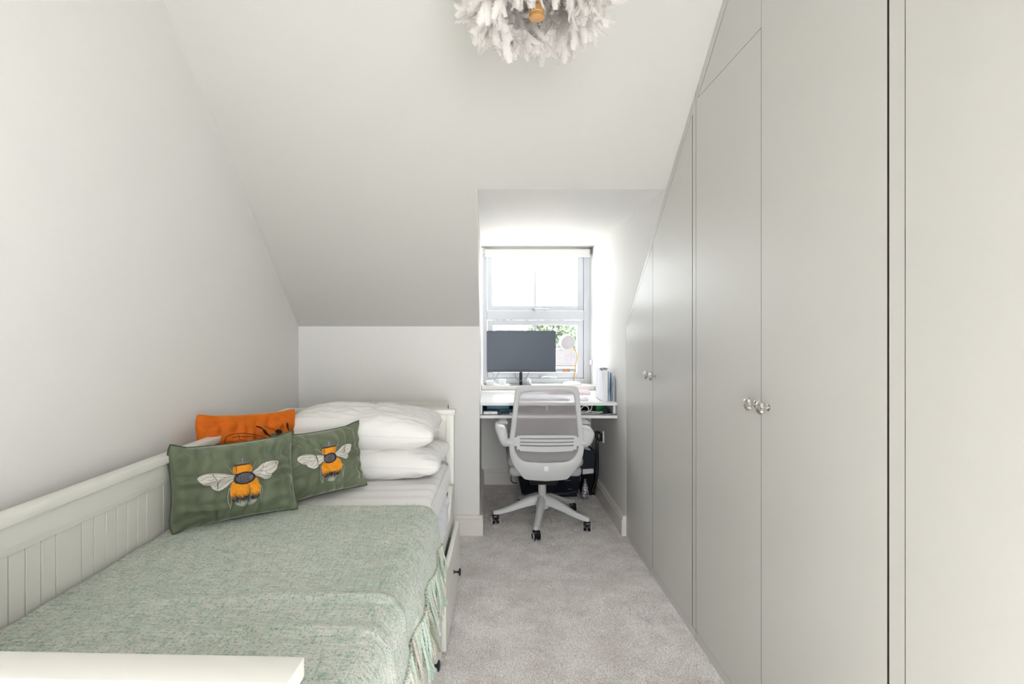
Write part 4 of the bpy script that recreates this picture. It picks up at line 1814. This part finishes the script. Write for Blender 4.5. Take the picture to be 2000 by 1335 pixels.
tube(bm, crom([(.64, 3.53, ZSH + .006), (.675, 3.52, ZSH + .03), (.685, 3.53, ZSH + .058), (.66, 3.54, ZSH + .055)], 8), .003, 6)
tag(obj('cable_tangle', bm, cordw, None, True), 'tangle of white cables on the right of the desk shelf', 'cable', kind='stuff')
tc_ = empty('torch', (.775, 3.525, ZSH + .02), label='short black torch lying on the desk shelf near the wall', cat='torch')
bm = nb(); lathe(bm, [(.0, -.012), (.017, -.012), (.019, 0), (.017, .01), (.011, .016), (.010, .06), (.0, .06)], 20, R(-PI / 2, 'X') @ R(.5, 'Y'))
obj('body', bm, blackm, tc_, True, 40)
bm = nb(); lathe(bm, [(.0, -.0125), (.014, -.0125), (.014, -.0118)], 20, R(-PI / 2, 'X') @ R(.5, 'Y'))
obj('lens', bm, navyc, tc_, True, 40)
for k, (x, rz) in enumerate(((.815, 1.2), (.80, 1.5))):
    bm = nb(); tube(bm, [(-.05, 0, .004), (.05, 0, .004)], .004, 8)
    o = obj('pen', bm, (steelm, blackm)[k], None, True)
    o.location = (x, 3.56 + .02 * k, ZSH)
    o.rotation_euler = (0, 0, rz - 1.2)
    if k == 0:
        o.location = (.79, 3.50, ZSH)
    tag(o, ('silver pen at the front right corner of the desk shelf', 'black pen behind the torch on the desk shelf')[k], 'pen')

# ------------------------------------------------------------------ under the desk
so = empty('wall_socket', (XW, 3.945, .482), label='white double wall socket under the desk on the niche wall', cat='socket')
bm = nb(); bx(bm, -.009, -.0005, -.073, .073, -.043, .043, .002)
obj('faceplate', bm, whitep, so, True, 40)
for k, yy in enumerate((-.035, .035)):
    pl = empty('power_plug', (XW - .01, 3.945 + yy, .475), label=('black plug in the nearer half of the wall socket', 'black plug in the farther half of the wall socket')[k], cat='plug')
    bm = nb(); bx(bm, -.035, .0, -.024, .024, -.028, .028, .007, 2)
    obj('body', bm, blackm, pl, True, 40)
    bm = nb(); tube(bm, crom([(-.022, 0, -.025), (-.028, 0, -.06), (-.024, .01, -.16), (-.022, .03, -.26), (-.03, .06 - k * .02, -.36), (-.05, .06 - k * .03, -.43)], 8), .0042, 6)
    obj('flex', bm, blackm, pl, True)
bn = empty('magazine_bin', (.765, 4.17, 0), label='tall navy and black bag of papers in the corner under the desk', cat='bag')
bm = nb()
vs = prism(bm, [(-.045, 0), (.048, 0), (.050, .33), (-.060, .35)], 'y', -.10, .12)
obj('body', bm, blackcloth, bn)
bm = nb(); prism(bm, [(-.055, .16), (.042, .16), (.046, .34), (-.052, .34)], 'y', -.108, -.099)
obj('front_pocket', bm, navyc, bn)
bm = nb(); prism(bm, [(-.046, .162), (.034, .170), (.038, .185), (.034, .205), (-.046, .200)], 'y', -.1115, -.1075)
obj('label_patch', bm, paperm, bn)
for k in range(6):
    bm = nb(); bx(bm, -.03 + k * .012, -.021 + k * .012, -.08, .08, .2, .375 - k * .006)
    for v in bm.verts:
        v.co.x += (v.co.z - .2) * -.12
    obj('paper', bm, (paperm, pinkm, pbluem, paperm, paperm, pbluem)[k], bn)
bm = nb(); bx(bm, -.075, -.035, -.06, .08, .2, .37)
obj('folder', bm, greenm, bn)
# coiled black strap down the wall beside it
# low black box
pc = empty('paper_shredder', (.47, 4.12, 0), label='low glossy black and navy machine on the carpet under the desk', cat='machine')
bm = nb()
prism(bm, [(-.215, .02), (.205, .02), (.235, .165), (.225, .185), (-.235, .20), (-.245, .17)], 'y', -.10, .13)
bmesh.ops.recalc_face_normals(bm, faces=bm.faces)
bmesh.ops.bevel(bm, geom=list(bm.edges), offset=.008, segments=2, affect='EDGES')
obj('body', bm, navym, pc, True, 35)
bm = nb(); bx(bm, -.20, .20, -.11, .12, 0.006, .03, .006)
obj('foot_base', bm, blackm, pc, True, 35)
bm = nb()
tube(bm, crom([(.02, -.103, .168), (.12, -.104, .172), (.215, -.104, .168), (.222, -.103, .12)], 6), .0022, 6)
tube(bm, crom([(.0, -.103, .035), (.10, -.105, .032), (.20, -.103, .045)], 6), .002, 6)
obj('edge_trim', bm, greyp, pc, True)
bm = nb(); bx(bm, .11, .15, -.1035, -.1, .125, .129); bx(bm, .13, .16, -.1035, -.1, .06, .063)
obj('vent', bm, greyp, pc)
bm = nb()
tube(bm, crom([(-.24, -.02, .15), (-.275, -.03, .155), (-.295, -.03, .125), (-.28, -.03, .09), (-.245, -.02, .085)], 8), .0035, 6)
obj('cable', bm, blackm, pc, True)
bt = empty('spray_bottle', (.722, 3.975, 0), label='clear bottle with a printed pink and white label, tapering upwards', cat='bottle')
bm = nb(); lathe(bm, [(.0, .001), (.020, .001), (.027, .012), (.028, .026)], 24); obj('bottle_base', bm, greyp, bt, True, 50)
bm = nb(); lathe(bm, [(.028, .026), (.026, .05), (.020, .09), (.013, .12)], 24, cap=False); obj('printed_sleeve', bm, printm, bt, True, 50)
bm = nb(); lathe(bm, [(.013, .12), (.009, .135), (.008, .15), (.0, .152)], 24); obj('neck', bm, greyp, bt, True, 50)
# white boxing pipe in the corner under the desk
bm = nb(); tube(bm, [(.79, 4.35, .122), (.79, 4.35, .682)], .014, 10)
struct('trim_pipe', bm, greyp, smooth=True)

# ------------------------------------------------------------------ office chair
CX, CY = .355, 3.50
chx = empty('office_chair', (CX, CY, 0), label='white office chair with a grey mesh back, pushed up to the desk', cat='chair')
YBK = -.25
kC = 3.25 / FPX


def cxz(hxp, py, cxp=1067):
    """pixel-ish chair outline units to local x,z"""
    return ((cxp - 953 + hxp) * kC - CX, EYE - (py - 643) * kC)


def ybend(z):
    # back leans towards the camera above, curves under the seat below
    t = (z - .55)
    return YBK - .10 * max(0, t) + .55 * max(0, -t) ** 2 * 1.2 - .02 + .05 * max(0, 0.55 - z)


outer = [(0, 750.5), (40, 751), (54, 753), (60.5, 760), (64, 785), (68.5, 825), (72.5, 862), (71.5, 885), (66, 903), (59, 915), (50, 926), (45, 934), (36, 938.5), (0, 941.5)]
inner = [(0, 762.5), (34, 763), (47, 764.5), (52, 770), (55, 790), (58.5, 825), (62.5, 862), (60.5, 880), (54, 892), (46, 898.5), (36, 901.5), (24, 902.5), (12, 903.2), (0, 903.6)]


def full(pts):
    p = [Vector((a, b, 0)) for a, b in pts]
    p = crom(p, 5)
    left = [Vector((-q.x, q.y, 0)) for q in p[1:-1]][::-1]
    return p + left


O_, I_ = full(outer), full(inner)
bm = nb()
n = len(O_)
rings = []
prof = [(0, .004), (.12, 0.0), (.5, -.003), (.88, 0.0), (1, .004), (1, .024), (0, .024)]
for i in range(n):
    ring = []
    for f, dy in prof:
        q = O_[i] * (1 - f) + I_[i] * f
        x, z = cxz(q.x, q.y)
        ring.append(bm.verts.new((x, ybend(z) + dy, z)))
    rings.append(ring)
m_ = len(prof)
for i in range(n):
    A, B = rings[i], rings[(i + 1) % n]
    for k in range(m_):
        bm.faces.new((A[k], A[(k + 1) % m_], B[(k + 1) % m_], B[k]))
obj('back_frame', bm, chairw, chx, True, 50)
# small square badge, the mesh and the lumbar bar
bm = nb()
x0, z0 = cxz(-5, 920); x1, z1 = cxz(4.5, 910)
yb0 = ybend((z0 + z1) / 2)
bx(bm, x0, x1, yb0 - .006, yb0 + .004, z0, z1, .004)
obj('badge', bm, whitep, chx, True, 40)
V, F = [], []
nn, mm_ = 24, 40
half_in = [(p.y, p.x) for p in crom([Vector((a, b, 0)) for a, b in inner], 5)]
def hw_at(y):
    for i in range(len(half_in) - 1):
        if half_in[i][0] <= y <= half_in[i + 1][0] and half_in[i + 1][0] > half_in[i][0]:
            f = (y - half_in[i][0]) / (half_in[i + 1][0] - half_in[i][0])
            return half_in[i][1] * (1 - f) + half_in[i + 1][1] * f
    return 30
for j in range(mm_ + 1):
    py = 762.6 + (903 - 762.6) * j / mm_
    h_ = max(hw_at(max(763.2, min(902.4, py))) + 2, 20)
    for i in range(nn + 1):
        x, z = cxz(h_ * (2 * i / nn - 1), py)
        V.append(Vector((x, ybend(z) + .014 + .02 * (1 - (2 * i / nn - 1) ** 2), z)))
for j in range(mm_):
    for i in range(nn):
        a = j * (nn + 1) + i
        F.append((a, a + 1, a + nn + 2, a + nn + 1))
pyobj('mesh_back', V, F, meshm, chx, True)
bm = nb()
def strip(h0, h1, y0f, y1f, dy=-.004, th=.012, ns=16):
    va = []
    for i in range(ns + 1):
        hh = h0 + (h1 - h0) * i / ns
        ya, yb_ = y0f(hh), y1f(hh)
        row = []
        for py, d in ((ya, 0), (yb_, 0), (yb_, th), (ya, th)):
            x, z = cxz(hh, py)
            row.append(bm.verts.new((x, ybend(z) + dy + d + .012 * (1 - (hh / 62) ** 2), z)))
        va.append(row)
    for i in range(ns):
        for k in range(4):
            bm.faces.new((va[i][k], va[i][(k + 1) % 4], va[i + 1][(k + 1) % 4], va[i + 1][k]))
    bm.faces.new(va[0]); bm.faces.new(va[-1][::-1])
sag = lambda y, s: (lambda h: y + s * (1 - (h / 60) ** 2))
strip(-53, 53, sag(848.5, .6), sag(853.0, 1.4))
strip(-53, 53, sag(855.2, 1.6), sag(859.6, 2.0))
strip(-53, 53, sag(861.6, 2.0), sag(866.0, 2.6))
strip(-52, 52, sag(868.2, 2.6), sag(877.5, 4.2))
for s in (-1, 1):
    strip(s * 52, s * 58, sag(849.5, 0), sag(876, 0), ns=3)
    strip(s * 57.5, s * 64, sag(852, 0), sag(869, 0), ns=3)
obj('lumbar_support', bm, chairw, chx, False)

# seat
bm = nb()
bx(bm, -.232, .238, -.20, .26, .405, .475, .032, 5)
obj('seat', bm, seatm, chx, True, 60)
bm = nb()
bx(bm, -.225, .230, -.19, .25, .345, .410, .03, 4)
obj('seat_shell', bm, seatm, chx, True, 60)
bm = nb(); bx(bm, -.09, .09, -.12, .12, .275, .35, .015, 2)
obj('tilt_mechanism', bm, blackm, chx, True, 40)
bm = nb()
lathe(bm, [(.026, .17), (.026, .262), (.029, .264), (.029, .275), (.014, .276), (.014, .30)], 24)
obj('gas_lift', bm, mat('lift_grey', (208, 206, 204), .3, spec=.6), chx, True, 40)
# arms, flip-up style
for s in (-1, 1):
    xj = .224 if s > 0 else -.222
    bm = nb()
    # pivot stub
    tube(bm, [(xj - s * .02, -.255, .575), (xj + s * .030, -.250, .575)], .024, 14)
    obj('arm_joint', bm, chairw, chx, True, 40)
    bm = nb()
    ax = xj + (.020 if s > 0 else -.029)
    # curved support rising from the pivot to the pad
    prof2 = [(-.02, .545), (.02, .548), (.048, .60), (.052, .66), (.03, .675), (-.025, .672), (-.035, .62)]
    sec = []
    secs = [(-.275, .55), (-.262, .9), (-.20, 1.0), (-.05, .96), (.05, .8), (.06, .5)] if s > 0 else [(-.275, .6), (-.262, .9), (-.2, 1.0), (-.05, .96), (.05, .8), (.06, .5)]
    if s < 0:
        prof2 = [(-.030, .550), (.0, .543), (-.0 + .028, .566), (.034, .61), (.018, .668), (-.032, .668), (-.046, .628)]
        prof2 = [(.020, .548), (-.012, .548), (-.038, .585), (-.060, .665), (-.004, .669), (.016, .625), (.018, .59)]
    else:
        prof2 = [(-.035, .546), (.012, .548), (.038, .580), (.050, .625), (.034, .658), (-.004, .668), (-.036, .662)]
    cxx = sum(p[0] for p in prof2) / len(prof2); czz = sum(p[1] for p in prof2) / len(prof2)
    pp = [(q.x, q.y) for q in crom([(a, b, 0) for a, b in prof2], 4, closed=True)]
    rg = []
    for yv, sc_ in secs:
        rg.append([bm.verts.new((ax + cxx + (a - cxx) * sc_, yv, czz + (b - czz) * (sc_ if yv < -.1 else sc_ * .55) + (0 if yv < -.1 else .025))) for a, b in pp])
    for i in range(len(rg) - 1):
        for k in range(len(pp)):
            bm.faces.new((rg[i][k], rg[i][(k + 1) % len(pp)], rg[i + 1][(k + 1) % len(pp)], rg[i + 1][k]))
    bm.faces.new(rg[0]); bm.faces.new(rg[-1][::-1])
    arm = obj('armrest', bm, chairw, chx, True, 60)
    bm = nb(); bx(bm, ax + cxx - .03, ax + cxx + .03, -.18, .03, .668, .682, .006, 2)
    obj('arm_pad', bm, seatm, arm, True, 50)
# star base
hub = nb()
lathe(hub, [(.046, .10), (.05, .12), (.046, .165), (.040, .182), (.034, .186), (.028, .18)], 24)
obj('hub', hub, chairw, chx, True, 45)
a0 = math.radians(-102.6)
for k in range(5):
    a = a0 + k * 2 * PI / 5
    bm = nb()
    st = [(.03, .152, .026, .032), (.08, .145, .025, .030), (.15, .122, .022, .024), (.22, .096, .020, .018), (.28, .080, .019, .014), (.307, .076, .017, .013), (.322, .074, .009, .010)]
    rg = []
    for r_, z_, w_, h_ in st:
        ring = []
        for (c1_, c2_) in ((1, -.9), (1, .2), (.6, .9), (0, 1.0), (-.6, .9), (-1, .2), (-1, -.9), (0, -1)):
            lx, lw, lz = r_, c1_ * w_, z_ + c2_ * h_
            ring.append(bm.verts.new((lx * math.cos(a) - lw * math.sin(a), lx * math.sin(a) + lw * math.cos(a), lz)))
        rg.append(ring)
    for i in range(len(rg) - 1):
        for q in range(8):
            bm.faces.new((rg[i][q], rg[i][(q + 1) % 8], rg[i + 1][(q + 1) % 8], rg[i + 1][q]))
    bm.faces.new(rg[0][::-1]); bm.faces.new(rg[-1])
    leg = obj('leg', bm, chairw, chx, True, 55)
    lx, ly = .307 * math.cos(a), .307 * math.sin(a)
    yaw = (.35, -.2, .15, .5, .1)[k]
    Mc = T(lx, ly, .0) @ R(yaw, 'Z')
    bm = nb()
    for sx in (-1, 1):
        lathe(bm, [(.0, -.009), (.022, -.009), (.0262, -.005), (.0262, .005), (.022, .009), (.0, .009)], 22, Mc @ T(sx * .0145, 0, .0275) @ R(PI / 2, 'Y'))
    bx(bm, -.022, .022, -.022, .016, .030, .060, .008, 2, M=Mc)
    tube(bm, [tuple(Mc @ Vector((0, 0, .05))), tuple(Mc @ Vector((0, 0, .075)))], .006, 8)
    obj('caster', bm, blackm, leg, True, 40)
    bm = nb()
    for sx in (-1, 1):
        pts = [tuple(Mc @ Vector((sx * .0242, math.cos(q) * .0215, .0275 + math.sin(q) * .0215))) for q in [x * PI / 12 for x in range(24)]]
        tube(bm, pts, .0022, 5, closed=True)
    obj('caster_rim', bm, whitep, leg, True)

# ------------------------------------------------------------------ feather pendant lamp
FX, FY, FZ = .137, 1.50, 2.20
fl = empty('feather_pendant', (FX, FY, ZC), label='round white feather pendant lamp hanging from the ceiling', cat='lamp')
dz = FZ - ZC
bm = nb(); lathe(bm, [(.0, -.03), (.03, -.028), (.045, -.012), (.048, 0)], 24)
obj('ceiling_rose', bm, whitep, fl, True, 40)
bm = nb(); tube(bm, [(0, 0, -.02), (0, 0, dz + .02)], .003, 8)
obj('cord', bm, cordw, fl, True)
bm = nb(); lathe(bm, [(.0, dz - .070), (.019, dz - .070), (.022, dz - .068), (.022, dz - .062), (.020, dz - .060), (.020, dz - .057), (.022, dz - .055), (.022, dz - .040), (.017, dz - .036), (.017, dz + .0), (.012, dz + .02), (.0, dz + .03)], 24)
obj('bulb_holder', bm, brassw, fl, True, 40)
# paper dome, wide open below
bm2 = nb()
prof = []
for i in range(15):
    t_ = math.radians(8 + i * (104 - 8) / 14)
    prof.append((.15 * math.sin(t_), dz + .15 * math.cos(t_)))
lathe(bm2, prof, 36, cap=False)
obj('shade_shell', bm2, featherm, fl, True)


def feather_mesh(q):
    rr = random.Random(q + 50)
    L_ = rr.uniform(.060, .100)
    wmax = rr.uniform(.012, .021)
    curl = rr.uniform(-.9, 1.5)
    seg = 34
    V, F = [], []
    x = z = 0
    ang = 0
    cen = []
    for k in range(seg + 1):
        cen.append((x, z, ang))
        ang += curl / seg * (1 + k / seg)
        x += math.cos(ang) * L_ / seg
        z += math.sin(ang) * L_ / seg
    # quill
    for k in range(0, seg, 4):
        i0 = len(V)
        (xa, za, _), (xb, zb, _) = cen[k], cen[min(seg, k + 4)]
        V += [(xa, .0006, za), (xa, -.0006, za), (xb, -.0004, zb), (xb, .0004, zb)]
        F.append((i0, i0 + 1, i0 + 2, i0 + 3))
    # barbs, in small locks that separate towards their tips
    st = L_ / seg
    for s_ in (1, -1):
        lock = 0
        for k in range(1, seg):
            f = k / seg
            w = wmax * (math.sin(PI * min(1, f * .90 + .06)) ** .55) * rr.uniform(.75, 1.15)
            if rr.random() < .3:
                lock = rr.uniform(-.004, .004)
            (xa, za, an) = cen[k]
            bx_, bz_ = math.cos(an), math.sin(an)
            rk = .55 + .7 * f
            tip = (xa + bx_ * w * rk + lock, s_ * w, za + bz_ * w * rk - w * .28 + lock * .7)
            mid = (xa + bx_ * w * rk * .35 + lock * .3, s_ * w * .55, za + bz_ * w * rk * .35 - w * .06)
            h = st * .62
            i0 = len(V)
            V += [(xa - bx_ * h, 0, za - bz_ * h), (xa + bx_ * h, 0, za + bz_ * h),
                  (mid[0] + bx_ * h, mid[1], mid[2] + bz_ * h), (mid[0] - bx_ * h, mid[1], mid[2] - bz_ * h), tip]
            F.append((i0, i0 + 1, i0 + 2, i0 + 3))
            F.append((i0 + 3, i0 + 2, i0 + 4))
    me = bpy.data.meshes.new('feather')
    me.from_pydata(V, [], F)
    me.materials.append(featherm)
    me.shade_smooth()
    return me, V, F


FM = [feather_mesh(q) for q in range(10)]
# each feather: root point, pointing direction
cands = []
for k in range(1900):
    b = 1 - 2 * (k + .5) / 1900
    if b < -.30:
        continue
    th = k * 2.399963
    d = Vector((math.cos(th) * math.sqrt(1 - b * b), math.sin(th) * math.sqrt(1 - b * b), b))
    j = Vector((random.gauss(0, .38), random.gauss(0, .38), random.gauss(0, .38) - .22))
    cands.append((d * random.uniform(.138, .155), (d + j).normalized()))
for k in range(620):          # rim and inside of the dome
    th = random.uniform(0, 2 * PI)
    b = random.uniform(-.32, .45)
    d = Vector((math.cos(th) * math.sqrt(1 - b * b), math.sin(th) * math.sqrt(1 - b * b), b))
    j = Vector((random.gauss(0, .3), random.gauss(0, .3), -1.0 + random.gauss(0, .25)))
    cands.append((d * random.uniform(.125, .150), (d * random.uniform(-.35, .55) + j).normalized()))
view = (Vector((0, 0, EYE)) - Vector((FX, FY, FZ))).normalized()


def seen(c):
    p = Vector((FX, FY, FZ)) + c[0] + c[1] * .05
    return (p.z - EYE) / p.y      # low elevation = inside the frame


cands.sort(key=seen)
stuffV, stuffF = [], []
for k, (p0, dirv) in enumerate(cands):
    q = random.randrange(len(FM))
    side = dirv.cross(Vector((random.gauss(0, 1), random.gauss(0, 1), random.gauss(0, 1)))).normalized()
    up = dirv.cross(side)
    rot = Matrix((dirv, side, up)).transposed().to_4x4()
    sc_ = random.uniform(.75, 1.1)
    M = Matrix.Translation(Vector((0, 0, dz)) + p0) @ rot @ Matrix.Scale(sc_, 4)
    if k < 300:
        o = bpy.data.objects.new('feather', FM[q][0])
        COL.objects.link(o)
        o.parent = fl
        o.matrix_local = M
    else:
        b0 = len(stuffV)
        stuffV += [tuple(M @ Vector(v)) for v in FM[q][1]]
        stuffF += [tuple(i + b0 for i in f) for f in FM[q][2]]
o = pyobj('feather_mass', stuffV, stuffF, featherm, fl, True)
o['kind'] = 'stuff'
